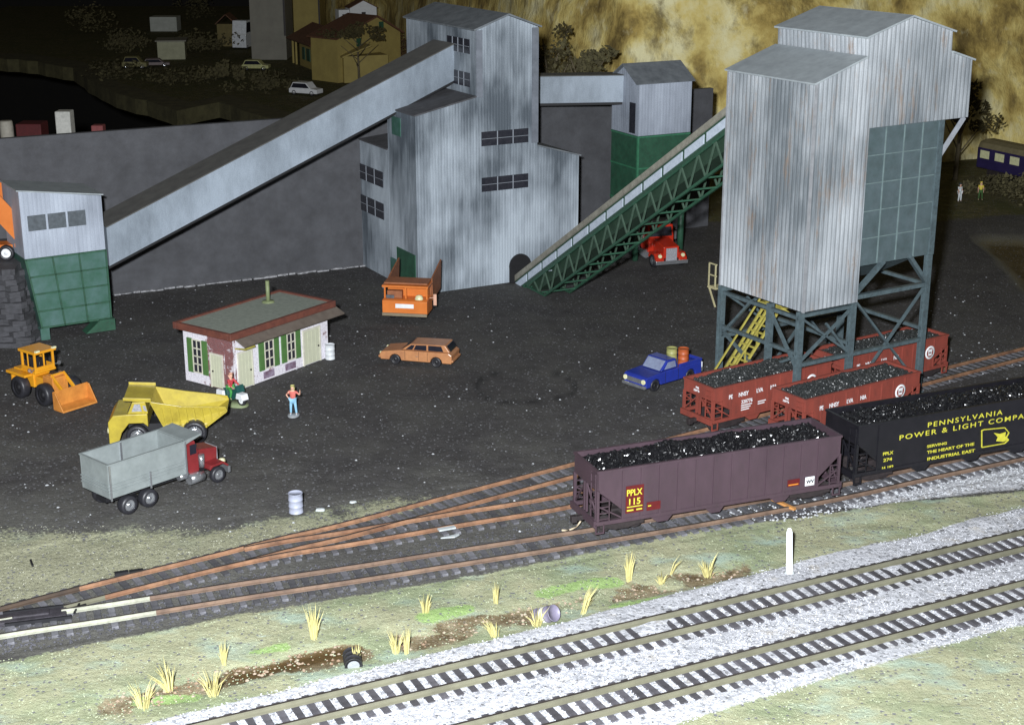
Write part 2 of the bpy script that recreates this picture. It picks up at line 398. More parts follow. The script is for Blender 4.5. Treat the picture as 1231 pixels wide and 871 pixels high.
# the aisle behind the wall where the layout ends
ed = wline([(-400, 60), (20, 72), (85, 82), (130, 110), (215, 134), (262, 124), (345, 150), (360, 155)])
bh = (-(cx-WA.x)*wdir.y+(cy-WA.y)*wdir.x)
aisle = (bh > .6) & (cy < yline(ed, cx)+2.5) & (cx < at(352, 147).x)
keep = ~aisle.reshape(-1)
quads = quads[keep]
def grid_mesh(name, V, quads, mats, smooth=True):
    me = bpy.data.meshes.new(name); me.vertices.add(len(V)); me.vertices.foreach_set('co', V.astype(np.float32).ravel())
    me.loops.add(len(quads)*4); me.loops.foreach_set('vertex_index', quads.astype(np.int32).ravel())
    me.polygons.add(len(quads)); me.polygons.foreach_set('loop_start', np.arange(0, len(quads)*4, 4, dtype=np.int32))
    me.polygons.foreach_set('use_smooth', np.full(len(quads), smooth))
    me.update(calc_edges=True); me.validate()
    for m in mats: me.materials.append(m)
    o = bpy.data.objects.new(name, me); COL.objects.link(o); return o
gnd = grid_mesh('ground', np.stack([X, Y, Z], -1).reshape(-1, 3), quads, [])
def vcol(o, name, arrs):
    a = o.data.color_attributes.new(name, 'FLOAT_COLOR', 'POINT')
    a.data.foreach_set('color', np.stack([q.reshape(-1) for q in arrs], -1).astype(np.float32).ravel())
one = np.ones_like(X)
vcol(gnd, 'zone_a', [grass, ball, mud, one]); vcol(gnd, 'zone_b', [brt, far, np.clip(hollow, 0, 1), one]); vcol(gnd, 'zone_c', [kh, wet, ov, one])
dust = np.clip((yline(wline([(-150, 480), (0, 520), (260, 560), (420, 590), (560, 560), (760, 520)]), X)-Y)/15+.05+(n1-.5)*1.2+(n2-.5)*.6, 0, .9)*np.clip((at(900, 560).x-X)/12, 0, 1)*(Y > 55)
vcol(gnd, 'zone_d', [dust, dust, dust, one])
tag(gnd, None, None, kind='structure')
def ground_mat():
    m, nt, b = newmat('layout_ground')
    v = coords(nt)
    def att(n):
        a = nd(nt, 'ShaderNodeAttribute'); a.attribute_name = n; s = nd(nt, 'ShaderNodeSeparateColor'); lk(nt, a.outputs['Color'], s.inputs[0]); return s.outputs
    A, B_, C_ = att('zone_a'), att('zone_b'), att('zone_c'); B_d = att('zone_d')[0]
    fine = noise(nt, v, 5.5, 5, .8); mid = noise(nt, v, 1.1, 5, .65); bigv = noise(nt, v, .22, 4, .6); vf = noise(nt, v, 13, 3, .8)
    def edge(w, k=.9):
        s = math_(nt, 'ADD', w, math_(nt, 'MULTIPLY', math_(nt, 'SUBTRACT', fine, .5), k)); return ramp(nt, s, [(.42, 0), (.58, 1)])
    # cinder yard
    yc = ramp(nt, vf, [(.22, (.058, .054, .053)), (.5, (.080, .076, .077)), (.80, (.112, .108, .110))])
    yc = mix(nt, ramp(nt, mid, [(.35, 0), (.65, .75)]), yc, (.050, .047, .046)); yc = mix(nt, math_(nt, 'MULTIPLY', B_d, ramp(nt, fine, [(.3, .15), (.7, .9)])), yc, (.20, .20, .175)); yc = mix(nt, ramp(nt, bigv, [(.42, 0), (.66, .5)]), yc, (.115, .112, .102))
    # dry grass flats
    gc = ramp(nt, fine, [(.25, (.29, .30, .18)), (.5, (.40, .41, .265)), (.75, (.50, .51, .35))])
    gc = mix(nt, ramp(nt, mid, [(.40, 0), (.62, .55)]), gc, (.41, .40, .25)); gc = mix(nt, ramp(nt, bigv, [(.46, 0), (.64, .6)]), gc, (.23, .30, .17))
    nb = noise(nt, coords(nt, (.5, .9, 1)), .55, 5, .6); gc = mix(nt, ramp(nt, nb, [(.52, 0), (.68, .7)]), gc, (.38, .51, .44))
    wh = noise(nt, coords(nt, (.45, 1.2, 1), (0, 0, R(-20))), 2.4, 5, .75); gc = mix(nt, ramp(nt, wh, [(.62, 0), (.72, .7)]), gc, (.66, .80, .74))
    gsp = noise(nt, v, 9, 2, .5); gc = mix(nt, ramp(nt, gsp, [(.72, 0), (.78, .6)]), gc, (.10, .11, .06))
    kc = ramp(nt, fine, [(.25, (.20, .20, .13)), (.5, (.36, .36, .245)), (.8, (.48, .47, .33))])
    kc = mix(nt, ramp(nt, gsp, [(.60, 0), (.70, .8)]), kc, (.07, .07, .06))
    gc = mix(nt, C_[0], gc, kc)
    # white stone ballast
    vo = nd(nt, 'ShaderNodeTexVoronoi'); vo.inputs['Scale'].default_value = 7.5; lk(nt, v, vo.inputs['Vector'])
    sp = nd(nt, 'ShaderNodeSeparateColor'); lk(nt, vo.outputs['Color'], sp.inputs[0])
    bc = ramp(nt, sp.outputs[0], [(0, (.34, .35, .38)), (.3, (.52, .53, .57)), (1, (.70, .71, .76))])
    bc = mix(nt, ramp(nt, vo.outputs['Distance'], [(.5, 0), (.85, .35)]), bc, (.38, .38, .40))
    bc = mix(nt, ramp(nt, noise(nt, coords(nt, (.6, .6, 1)), 1.3, 5, .7), [(.56, 0), (.7, .45)]), bc, (.55, .48, .36))
    # ditch
    mc = ramp(nt, mid, [(.3, (.09, .06, .028)), (.5, (.21, .165, .095)), (.75, (.38, .33, .22))])
    mc = mix(nt, ramp(nt, gsp, [(.58, 0), (.66, .7)]), mc, (.42, .36, .27)); mc = mix(nt, C_[1], mc, (.085, .050, .015))
    gb = ramp(nt, fine, [(.3, (.24, .38, .12)), (.7, (.42, .56, .24))])
    fc = ramp(nt, mid, [(.3, (.05, .045, .018)), (.55, (.115, .105, .045)), (.75, (.19, .165, .075))]); fc = mix(nt, ramp(nt, bigv, [(.45, 0), (.6, .7)]), fc, (.075, .08, .025))
    hc = ramp(nt, mid, [(.3, (.055, .04, .012)), (.7, (.11, .08, .03))])
    c = mix(nt, edge(A[0]), yc, gc); c = mix(nt, edge(A[2], .8), c, mc); c = mix(nt, edge(B_[0], 1.1), c, gb); c = mix(nt, edge(A[1], .7), c, bc)
    c = mix(nt, edge(B_[1]), c, fc); c = mix(nt, edge(B_[2]), c, hc); c = mix(nt, math_(nt, 'MULTIPLY', C_[2], .7), c, (.012, .012, .013))
    # pale rim round the hollow
    rim = math_(nt, 'MULTIPLY', B_[2], math_(nt, 'SUBTRACT', 1.0, B_[2])); c = mix(nt, math_(nt, 'MULTIPLY', rim, 1.6, True), c, (.28, .27, .2))
    # scattered pale grains
    for sc, thr, colr in ((1.1, .028, (.55, .57, .58)), (2.6, .05, (.24, .24, .23)), (4.2, .075, (.19, .19, .20))):
        vo = nd(nt, 'ShaderNodeTexVoronoi'); vo.inputs['Scale'].default_value = sc; vo.inputs['Randomness'].default_value = 1; lk(nt, v, vo.inputs['Vector'])
        sp = nd(nt, 'ShaderNodeSeparateColor'); lk(nt, vo.outputs['Color'], sp.inputs[0])
        lim = math_(nt, 'MULTIPLY', sp.outputs[1], thr*sc); k = math_(nt, 'LESS_THAN', vo.outputs['Distance'], lim)
        c = mix(nt, math_(nt, 'MULTIPLY', k, math_(nt, 'SUBTRACT', 1.0, A[2])), c, colr)
    lk(nt, c, b.inputs['Base Color']); b.inputs['Roughness'].default_value = .9; b.inputs['Specular IOR Level'].default_value = .25
    bump(nt, b, math_(nt, 'ADD', vf, math_(nt, 'MULTIPLY', vo.outputs['Distance'], .4)), .7, .12)
    return m
gnd.data.materials.append(ground_mat())
fl_ = MB().bx((-500, 40, -70.2), (500, 700, -70)).build('floor', m_dark); tag(fl_, None, None, kind='structure')

bank_ = MB(); eo = sorted(ed); vs_ = []
for k in range(61):
    x_ = eo[0][0]+(at(350, 148).x-eo[0][0])*k/60; y_ = float(np.interp(x_, [a for a, b in eo], [b for a, b in eo])); wv_ = .5*math.sin(k*1.3)+.3*math.sin(k*3.1)
    vs_ += [(x_, y_+wv_, .12), (x_, y_+8, .10), (x_, y_+wv_, -2.0)]
bank_.add(vs_, [f for k in range(60) for f in ((k*3, k*3+3, k*3+4, k*3+1), (k*3, k*3+2, k*3+5, k*3+3))])
tag(bank_.build('terrain_edge', M('dark_olive_turf', (.11, .10, .045), (.05, .045, .02), .6, .9, bmp=.5)), None, None, kind='structure')
# ------------------------------------------------------------------ painted rock hillside behind
def hillside():
    foot = [(-40, 318), (-34, 300), (-22, 272), (-8, 205), (2, 172), (12, 158), (28, 158), (46, 166), (75, 176), (130, 192)]
    U = np.linspace(0, 1, 260); tot = [0]
    for a, b_ in zip(foot[:-1], foot[1:]): tot.append(tot[-1]+math.dist(a, b_))
    tot = np.array(tot)/tot[-1]; fx = np.interp(U, tot, [a for a, _ in foot]); fy = np.interp(U, tot, [b_ for _, b_ in foot])
    Hh = np.linspace(0, 1, 120); UU, HH = np.meshgrid(U, Hh); FX, FY = np.meshgrid(fx, Hh)[0], np.meshgrid(fy, Hh)[0]
    zz = HH*62-1; back = HH*16+HH**2*8
    n = hash_noise(FX+zz*.4, zz*1.1+FY*.3, 11, 5, .10); nn = hash_noise(FX*1.1+zz*.3, zz*.9, 12, 5, .35)
    off = (n-.5)*5+(nn-.5)*1.6
    V = np.stack([FX+off*.25, FY+back+off, zz+(n-.5)*2], -1).reshape(-1, 3)
    ids = np.arange(260*120).reshape(120, 260); q = np.stack([ids[:-1, :-1], ids[:-1, 1:], ids[1:, 1:], ids[1:, :-1]], -1).reshape(-1, 4)
    m, nt, b = newmat('ochre_rock'); v = coords(nt, (1, 1, .8), (0, R(25), 0)); a = noise(nt, v, .17, 6, .62); b2 = noise(nt, coords(nt, (1, 1, .5), (0, R(-15), 0)), .38, 6, .7)
    c = ramp(nt, a, [(.34, (.20, .14, .04)), (.43, (.52, .38, .11)), (.52, (.80, .65, .23)), (.64, (.95, .88, .52))])
    c = mix(nt, ramp(nt, b2, [(.50, 0), (.66, .75)]), c, (.15, .105, .04)); c = mix(nt, ramp(nt, noise(nt, v, .5, 4, .6), [(.6, 0), (.72, .5)]), c, (.88, .82, .52))
    lk(nt, c, b.inputs['Base Color']); b.inputs['Roughness'].default_value = .9; bump(nt, b, b2, .6, .8)
    o = grid_mesh('hillside', V, q, [m]); tag(o, None, None, kind='structure')
hillside()

# ------------------------------------------------------------------ tracks
GA = 1.435
def smooth_line(pts, step=.5):
    P = [Vector((p[0], p[1], 0)) for p in pts]; P = [P[0]*2-P[1]]+P+[P[-1]*2-P[-2]]; out = []
    for i in range(1, len(P)-2):
        n = max(2, int((P[i+1]-P[i]).length/step))
        for k in range(n):
            t = k/n; out.append(.5*((2*P[i])+(-P[i-1]+P[i+1])*t+(2*P[i-1]-5*P[i]+4*P[i+1]-P[i+2])*t*t+(-P[i-1]+3*P[i]-3*P[i+1]+P[i+2])*t**3))
    out.append(P[-2]); return out
def normals(L):
    N = []
    for i in range(len(L)):
        d = (L[min(i+1, len(L)-1)]-L[max(i-1, 0)]).normalized(); N.append(Vector((-d.y, d.x, 0)))
    return N
RH = [1.0]
def rail_mesh(L, top, mat, parent, name='rail'):
    """flat-bottomed rail section swept along a line"""
    sec = [(-.13, -.24), (-.13, -.20), (-.03, -.17), (-.03, -.07), (-.06, -.05), (-.06, 0), (.06, 0), (.06, -.05), (.03, -.07), (.03, -.17), (.13, -.20), (.13, -.24)]
    N = normals(L); mb = MB(); vs = []; k = len(sec)
    for p, n in zip(L, N):
        for a, z in sec: vs.append((p.x+n.x*a, p.y+n.y*a, top+z*RH[0]))
    fs = [(i*k+j, i*k+(j+1) % k, (i+1)*k+(j+1) % k, (i+1)*k+j) for i in range(len(L)-1) for j in range(k)]
    fs += [tuple(range(k)), tuple((len(L)-1)*k+j for j in range(k-1, -1, -1))]
    mb.add(vs, fs); o = mb.build(name, mat, parent); o.data.materials.append(m_railtop)
    for q in o.data.polygons:
        if q.normal.z > .9 and q.center.z > top-.01: q.material_index = 1
    return o
def off(L, d): return [p+n*d for p, n in zip(L, normals(L))]
def sub(L, a, b):
    out = []
    for p, q in zip(L[:-1], L[1:]):
        if a <= p.x <= b: out.append(p)
        for e_ in (a, b):
            if p.x < e_ < q.x: out.append(p.lerp(q, (e_-p.x)/(q.x-p.x)))
    return out
def inview(P, m=12):
    x, y = proj(P); return -m < x < 1231+m and y < 871+m
dark_backdrop = MB().bx((-600, 380, -80), (600, 382, 400)).build('dark_backdrop', m_dark); tag(dark_backdrop, None, None, kind='structure')  # added near-black sheet that keeps the far background dark
def track(name_label, pts, top, railm, tiem, tiepitch=.6, rails=None, tw=2.55, skip=None, jitter=0):
    L = smooth_line(pts); t = thing('railway_track', name_label, 'railway track', (0, 0, 0)); t['kind'] = 'structure'
    if rails is None: rails = [(off(L, GA/2), railm), (off(L, -GA/2), railm)]
    for l, m in rails:
        if len(l) > 1: rail_mesh(l, top, m, t)
    # sleepers
    mb = MB().box((0, 0, 0), (.29, tw, .16)); proto = None; extra = MB()
    N = normals(L); acc = 0; seq = []
    for i in range(1, len(L)):
        acc += (L[i]-L[i-1]).length
        while acc >= tiepitch:
            acc -= tiepitch; d = (L[i]-L[i-1]).normalized(); P = L[i]-d*acc; seq.append((P, math.atan2(d.y, d.x)))
    vis = [s for s in seq if inview(s[0]) and not (skip and skip(s[0]))]
    vis.sort(key=lambda s: s[0].y)
    for i, (P, a) in enumerate(vis):
        a += random.uniform(-1, 1)*(.02+jitter); z = top-.24*RH[0]-.075+random.uniform(-.012, .004)
        if i < 100:
            if proto is None: o = mb.build('sleeper', tiem, t, .02); proto = o
            else: o = proto.copy(); COL.objects.link(o); o.parent = t
            o.location = (P.x, P.y, z); o.rotation_euler = (0, 0, a)
        else: extra.box((P.x, P.y, z), (.26, tw, .16), None, a)
    if extra.v:
        o = extra.build('sleeper_row', tiem, t); o['kind'] = 'stuff'
    return t, L
zt = .26
pA = [at(400, 842, zt), at(1231, 645.5, zt)]; dA = pA[1]-pA[0]; pA = [tuple(pA[0]-dA*.6), tuple(pA[0]), tuple(pA[1]), tuple(pA[1]+dA*.5)]
pB = [at(811, 816, zt), at(1231, 708, zt)]; dB = pB[1]-pB[0]; pB = [tuple(pB[0]-dB*1.2), tuple(pB[0]), tuple(pB[1]), tuple(pB[1]+dB*.9)]
track('main line track farther from the camera, olive rails on dark sleepers in white ballast', pA, zt, m_olive, m_tie)
track('main line track nearest the camera, olive rails on dark sleepers in white ballast', pB, zt, m_olive, m_tie)
zy = .20; RH[0] = .8
cY1 = [at(x, y, zy) for x, y in ((-120, 776), (0, 752), (140, 731), (280, 708.5), (420, 687.5), (550, 667), (683, 646), (840, 620), (1001, 590), (1110, 566), (1231, 541))]
e = (cY1[-1]-cY1[-2]); cY1 += [cY1[-1]+e*1.2, cY1[-1]+e*2.6]
c23 = [at(x, y, zy) for x, y in ((-120, 771), (0, 738), (131, 704), (260, 672.5))]
cY3 = c23+[at(x, y, zy) for x, y in ((340, 652), (420, 633.5), (550, 599), (683, 564), (850, 520), (1000, 482), (1134, 447), (1217, 426))]
cY2 = c23+[at(x, y, zy) for x, y in ((340, 656), (420, 643.5), (550, 621), (683, 598.5), (850, 559), (1000, 518), (1109, 489), (1231, 461))]
for c in (cY3, cY2):
    e = (c[-1]-c[-2]).normalized(); c += [c[-1]+e*6, c[-1]+e*14]
m_truckdk_rail = M('blackened_rail', (.09, .06, .04), (.04, .03, .025), .5, .6)
l1 = smooth_line(cY1); l2 = smooth_line(cY2); l3 = smooth_line(cY3)
xa = at(200, 712).x; xc = at(90, 725).x
fr = at(471, 625, zy).x; pt2 = at(290, 665, zy).x; pt1 = at(0, 741, zy).x
up1, lo1 = off(l1, GA/2), off(l1, -GA/2)
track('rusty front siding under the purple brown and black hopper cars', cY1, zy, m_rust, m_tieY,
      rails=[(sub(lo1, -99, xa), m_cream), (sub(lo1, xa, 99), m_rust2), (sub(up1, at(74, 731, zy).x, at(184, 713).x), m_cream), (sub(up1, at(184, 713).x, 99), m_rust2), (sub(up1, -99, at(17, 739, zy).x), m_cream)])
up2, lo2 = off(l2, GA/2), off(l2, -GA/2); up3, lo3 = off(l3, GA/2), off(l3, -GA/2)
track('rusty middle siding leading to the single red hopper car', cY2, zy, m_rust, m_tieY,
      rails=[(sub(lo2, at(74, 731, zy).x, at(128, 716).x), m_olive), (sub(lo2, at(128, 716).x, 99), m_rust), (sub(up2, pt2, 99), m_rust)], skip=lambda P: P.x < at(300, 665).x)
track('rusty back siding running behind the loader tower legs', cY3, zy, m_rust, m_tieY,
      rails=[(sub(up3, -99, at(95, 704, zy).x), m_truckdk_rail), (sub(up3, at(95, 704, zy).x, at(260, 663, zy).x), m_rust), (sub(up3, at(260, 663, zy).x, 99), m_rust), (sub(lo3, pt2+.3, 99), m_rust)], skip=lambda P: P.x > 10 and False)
# ================================================================== BUILDINGS
def window_part(parent, u0, u1, z0, z1, face, n=3, m=2, glass=m_glass, mul=m_mull, dep=.05, frame=False, name='window'):
    """a glazed opening; face(u, w, z) maps wall coordinates (w = outwards) to the thing's space"""
    g = MB(); g.add([face(u0, dep, z0), face(u1, dep, z0), face(u1, dep, z1), face(u0, dep, z1)], [(0, 1, 2, 3)])
    g.add([face(u0, 0, z0), face(u1, 0, z0), face(u1, 0, z1), face(u0, 0, z1), face(u0, dep, z0), face(u1, dep, z0), face(u1, dep, z1), face(u0, dep, z1)], [(0, 1, 5, 4), (1, 2, 6, 5), (2, 3, 7, 6), (3, 0, 4, 7)])
    o = g.build(name, glass, parent)
    f = MB(); t = .035
    def strip(a, b, c, d):
        P = [face(a, dep+.03, c), face(b, dep+.03, c), face(b, dep+.03, d), face(a, dep+.03, d)]; Q = [face(a, dep-.01, c), face(b, dep-.01, c), face(b, dep-.01, d), face(a, dep-.01, d)]
        f.add(P+Q, [(0, 1, 2, 3), (7, 6, 5, 4), (0, 4, 5, 1), (1, 5, 6, 2), (2, 6, 7, 3), (3, 7, 4, 0)])
    for i in range(1, n): u = u0+(u1-u0)*i/n; strip(u-t, u+t, z0, z1)
    if frame:
        strip(u0-.06, u0+.02, z0-.06, z1+.06); strip(u1-.02, u1+.06, z0-.06, z1+.06); strip(u0, u1, z1, z1+.07); strip(u0, u1, z0-.07, z0)
        for j in range(1, m): z = z0+(z1-z0)*j/m; strip(u0, u1, z-t, z+t)
    else:
        for j in range(1, m): z = z0+(z1-z0)*j/m; strip(u0, u1, z-.015, z+.015)
    f.build('window_frame', mul, o); return o
FRONT = lambda y=0: (lambda u, w, z: (u, y-w, z))      # wall facing local -y
LEFTF = lambda x=0: (lambda v, w, z: (x-w, v, z))      # wall facing local -x
def roof_panel(parent, P, th, mat, name='roof', bevel=0):
    """slab from four corners, thickened downwards"""
    P = [Vector(p) for p in P]; n = (P[1]-P[0]).cross(P[2]-P[0]).normalized(); n = n if n.z > 0 else -n
    Q = [p-n*th for p in P]; m = MB(); m.add(P+Q, [(0, 1, 2, 3), (7, 6, 5, 4), (0, 4, 5, 1), (1, 5, 6, 2), (2, 6, 7, 3), (3, 7, 4, 0)])
    return m.build(name, mat, parent, bevel)

# ---------------- loader tower over the tracks
M0 = at(965, 376, 6.48); M0.z = 0; aT = 32.0
T = thing('loading_tower', 'tall pale corrugated iron loading tower standing on blue-grey steel legs over red hopper cars', 'loading tower', M0, aT)
D = 7.25
prof = [(0, 6.5), (4.15, 6.5), (4.15, 16.46), (11.95, 16.46), (11.9, 19.75), (10.15, 20.28), (10.1, 21.43), (6.8, 22.35), (3.55, 21.45), (3.6, 20.39), (0, 19.22)]
MB().prism(prof, 0, D, 'y').build('iron_wall', m_tower, T)
MB().bx((-.03, -.06, 6.47), (.10, .07, 19.2)).bx((-.06, D-.08, 6.47), (.06, D+.05, 19.2)).each('corner_trim', M('dull_corner_strip', (.30, .31, .33), None, 2, .5), T)
o_ = .14
roof_panel(T, [(-.22, -o_, 19.22), (3.52, -o_, 20.44), (3.52, D+o_, 20.44), (-.22, D+o_, 19.22)], .10, m_rooflt, 'lower_roof')
roof_panel(T, [(3.36, -o_, 21.46), (6.8, -o_, 22.47), (6.8, D+o_, 22.47), (3.36, D+o_, 21.46)], .10, m_rooflt, 'upper_roof')
roof_panel(T, [(6.83, -o_, 22.47), (10.3, -o_, 21.46), (10.3, D+o_, 21.46), (6.83, D+o_, 22.47)], .10, m_rooflt, 'upper_roof')
roof_panel(T, [(10.2, -o_, 20.33), (12.05, -o_, 19.78), (12.05, D+o_, 19.78), (10.2, D+o_, 20.33)], .10, m_rooflt, 'lower_roof')
g = MB().bx((4.16, .16, 8.55), (10.05, .30, 16.44)).bx((9.9, .31, 8.55), (10.05, D-.1, 16.44)).bx((4.16, D-.3, 8.55), (10.05, D-.16, 16.44))
g.build('green_panel_wall', m_greengrey, T)
sm_ = MB()
for k in range(1, 4): sm_.bx((4.16+k*5.8/4-.035, .11, 8.6), (4.16+k*5.8/4+.035, .16, 16.4))
for k in range(1, 5): sm_.bx((4.2, .125, 8.55+k*7.9/5-.03), (10.0, .16, 8.55+k*7.9/5+.03))
sm_.build('panel_seam', M('pale_seam', (.17, .23, .235), None, 3, .5), T)
hp = MB(); hp.add([(4.4, .6, 8.5), (9.8, .6, 8.5), (9.8, D-.6, 8.5), (4.4, D-.6, 8.5), (6, 2.4, 7.2), (8, 2.4, 7.2), (8, 4.6, 7.2), (6, 4.6, 7.2)], [(0, 1, 5, 4), (1, 2, 6, 5), (2, 3, 7, 6), (3, 0, 4, 7), (4, 5, 6, 7)])
hp.build('discharge_hopper', m_bluegrey, T)
def leg(x, y, z1, w=.34):
    m = MB(); m.bx((x-w/2, y-w/2, 0), (x+w/2, y-w/2+.07, z1)); m.bx((x-w/2, y+w/2-.07, 0), (x+w/2, y+w/2, z1)); m.bx((x-.05, y-w/2+.07, 0), (x+.05, y+w/2-.07, z1))
    m.bx((x-w*.8, y-w*.8, 0), (x+w*.8, y+w*.8, .08)); return m.build('leg', m_bluegrey, T)
for x, z1 in ((.02, 6.46), (4.0, 6.46), (9.88, 8.54)):
    for y in (.2, D-.2): leg(x, y, z1)
leg(3.9, .205, 6.45, .2) if False else None
MB().bx((9.72, .02, 8.56), (10.1, .14, 16.44)).build('column_cover', m_bluegrey, T)
def brace(name, *segs, w=.2):
    m = MB()
    for a, b in segs: m.bar(a, b, w, w*.8)
    return m.each(name, m_bluegrey, T)
for y in (.2, D-.2):
    brace('girder', ((4.1, y, 6.75), (9.8, y, 6.75)), w=.30); brace('girder', ((.1, y, 6.25), (3.9, y, 6.25)), w=.25)
    brace('girder', ((.1, y, 3.35), (9.8, y, 3.35)), w=.26)
    brace('cross_brace', ((.1, y, 6.1), (3.9, y, 3.5)), ((.1, y, 3.5), (3.9, y, 6.1)), ((2, y-.02, 5.5), (3.9, y-.02, 3.4)), w=.16)
    brace('cross_brace', ((4.1, y, 6.6), (9.8, y, .6)), ((4.1, y, .6), (9.8, y+.02, 6.6)), w=.15)
    brace('knee_brace', ((4.15, y, 7.0), (6.2, y, 8.6)), w=.28); brace('knee_brace', ((9.8, y, 6.9), (8.3, y, 8.6)), w=.28)
for x in (.02, 4.0, 9.88):
    brace('cross_tie', ((x, .3, 6.1 if x < 5 else 6.75), (x, D-.3, 6.1 if x < 5 else 6.75)), ((x, .3, 4.0), (x, D-.3, 4.0)), w=.24)
brace('end_brace', ((0, .3, 3.2), (0, 2.9, 6.2)), ((0, D-.3, 3.4), (0, 4.3, 6.2)), ((0, .3, .6), (0, D-.3, 3.8)), ((0, D-.3, .6), (0, .3, 3.8)), w=.18)
brace('inner_leg', ((.05, 2.75, 0), (.05, 2.75, 6.4)), w=.36)
MB().bar((10.1, .25, 14.3), (11.9, .25, 16.4), .2).bar((10.1, D-.25, 14.3), (11.9, D-.25, 16.4), .2).each('overhang_strut', M('pale_strut', (.36, .38, .42), None, 3, .5), T)
lad = MB()
for yy in (3.9, 4.8, 5.2):
    lad.bar((-1.6, yy+.9, 0), (1.9, yy, 5.6), .13)
for k in range(15):
    t = k/14; lad.bar((-1.6+3.5*t, 4.8-.9*t+.9*(1-t)*0, 5.6*t+.05), (-1.6+3.5*t, 6.1-.9*t, 5.6*t+.05), .10)
for yy in (3.9, 5.2): lad.bar((-1.6, yy+.9, 1.0), (1.9, yy, 6.5), .09)
for k in range(6):
    t = k/5; lad.bar((-1.6+3.5*t, 4.8-.9*t, 5.6*t), (-1.6+3.5*t, 4.8-.9*t, 5.6*t+1), .08)
lad.bx((1.7, 3.7, 5.5), (2.8, 5.6, 5.62)).bar((1.8, 3.7, 5.6), (3.2, 3.5, 4.6), .14)
lad.build('yellow_stair', m_yellowrail, T)
pl_ = MB()
for z in (6.3, 7.0, 7.7): pl_.bar((-.2, D+.1, z+.0), (-.2, D+.8, z), .07)
for yy in (D+.2, D+.8): pl_.bar((-.2, yy, 6.3), (-.2, yy, 7.7), .07)
pl_.bar((-.2, D+.8, 6.3), (-.2, D+.1, 5.1), .08).bx((-.3, D+.05, 6.2), (1.6, D+.8, 6.28))
pl_.build('railed_landing', M('dull_yellow_rail', (.42, .38, .22), None, 3, .6), T)

# ---------------- main preparation building
K0 = at(503, 354.5); aM = 28.6
B = thing('preparation_building', 'tall stepped grey-blue clad coal preparation building with gabled top and black strip windows', 'industrial building', K0, aM)
bev = 0
# tower section
MB().prism([(4.95, 0), (10.12, 0), (10.12, 19.15), (7.55, 20.08), (4.95, 19.15)], 0, 11.9, 'y').build('tower_wall', m_main, B)
MB().prism([(0, 0), (4.94, 0), (4.94, 14.32), (0, 13.3)], .0, 4.9, 'y').build('wall', m_main, B)
MB().prism([(0.02, 0), (4.94, 0), (4.94, 10.6), (.02, 10.15)], 4.91, 11.2, 'y').build('wall', m_main, B)
MB().prism([(10.13, 0), (13.8, 0), (13.8, 9.28), (10.13, 10.3)], .0, 6.0, 'y').build('wall', m_main, B)
roof_panel(B, [(-.12, -.12, 13.36), (4.93, -.12, 14.42), (4.93, 5.0, 14.42), (-.12, 5.0, 13.36)], .1, m_roofdk)
roof_panel(B, [(-.1, 4.92, 10.2), (4.93, 4.92, 10.70), (4.93, 11.3, 10.70), (-.1, 11.3, 10.2)], .1, m_roofdk)
roof_panel(B, [(10.14, -.12, 10.42), (13.95, -.12, 9.36), (13.95, 6.1, 9.36), (10.14, 6.1, 10.42)], .1, m_roof)
roof_panel(B, [(4.7, -.25, 19.2), (7.55, -.25, 20.22), (7.55, 12.05, 20.22), (4.7, 12.05, 19.2)], .12, m_roof)
roof_panel(B, [(7.58, -.25, 20.22), (10.35, -.25, 19.22), (10.35, 12.05, 19.22), (7.58, 12.05, 20.22)], .12, m_roof)
MB().bx((4.93, -.10, 14.3), (5.45, -.012, 19.1)).bx((9.6, -.10, 10.6), (10.14, -.012, 19.1)).each('corner_board', M('dark_grey_board', (.21, .23, .27), (.13, .145, .17), 1, .6), B)  # corner trim in its own darker grey
wf = FRONT(0)
for z0, z1 in ((10.68, 11.74), (7.26, 8.32)): window_part(B, 5.36, 9.32, z0, z1, wf, 3, 2)
wl = LEFTF(4.95)
window_part(B, .95, 4.6, 17.34, 18.38, wl, 4, 2); window_part(B, .98, 3.6, 14.93, 15.96, wl, 3, 2)
wl0 = LEFTF(0)
for z0, z1 in ((7.05, 8.25), (4.55, 5.8)): window_part(B, 5.95, 10.65, z0, z1, wl0, 3, 2)
MB().add([(-.06, 2.5, 11.45), (-.06, 4.0, 11.45), (-.06, 4.0, 12.8), (-.06, 2.5, 12.8), (0.02, 2.5, 11.45), (0.02, 4.0, 11.45), (0.02, 4.0, 12.8), (0.02, 2.5, 12.8)], [(0, 1, 2, 3), (0, 4, 5, 1), (2, 6, 7, 3), (0, 3, 7, 4), (1, 5, 6, 2)]).build('shutter', m_greenfade, B)
MB().bx((-.08, .35, 0), (.02, 3.6, 2.95)).build('door', m_green, B); MB().bx((-.12, 3.65, 0), (.02, 4.7, 1.9)).build('side_door', m_greenfade, B)
bm = MB().tube((8.6, -.2, 1.25), (8.6, .1, 1.25), .92, None, 24); bm.bx((7.7, -.22, -.0), (9.5, .2, 1.1)); bm.build('conveyor_port', M('port_hole_dark', (.012, .012, .014), None, 3, .9), B)  # solid black disc paints the darkness of the open port

# ---------------- receiving bin, left
bb = at(135, 395)
S_ = thing('receiving_bin', 'small pale shed with three dusty windows on a green panelled receiving bin', 'receiving bin', bb, 212.1-180)
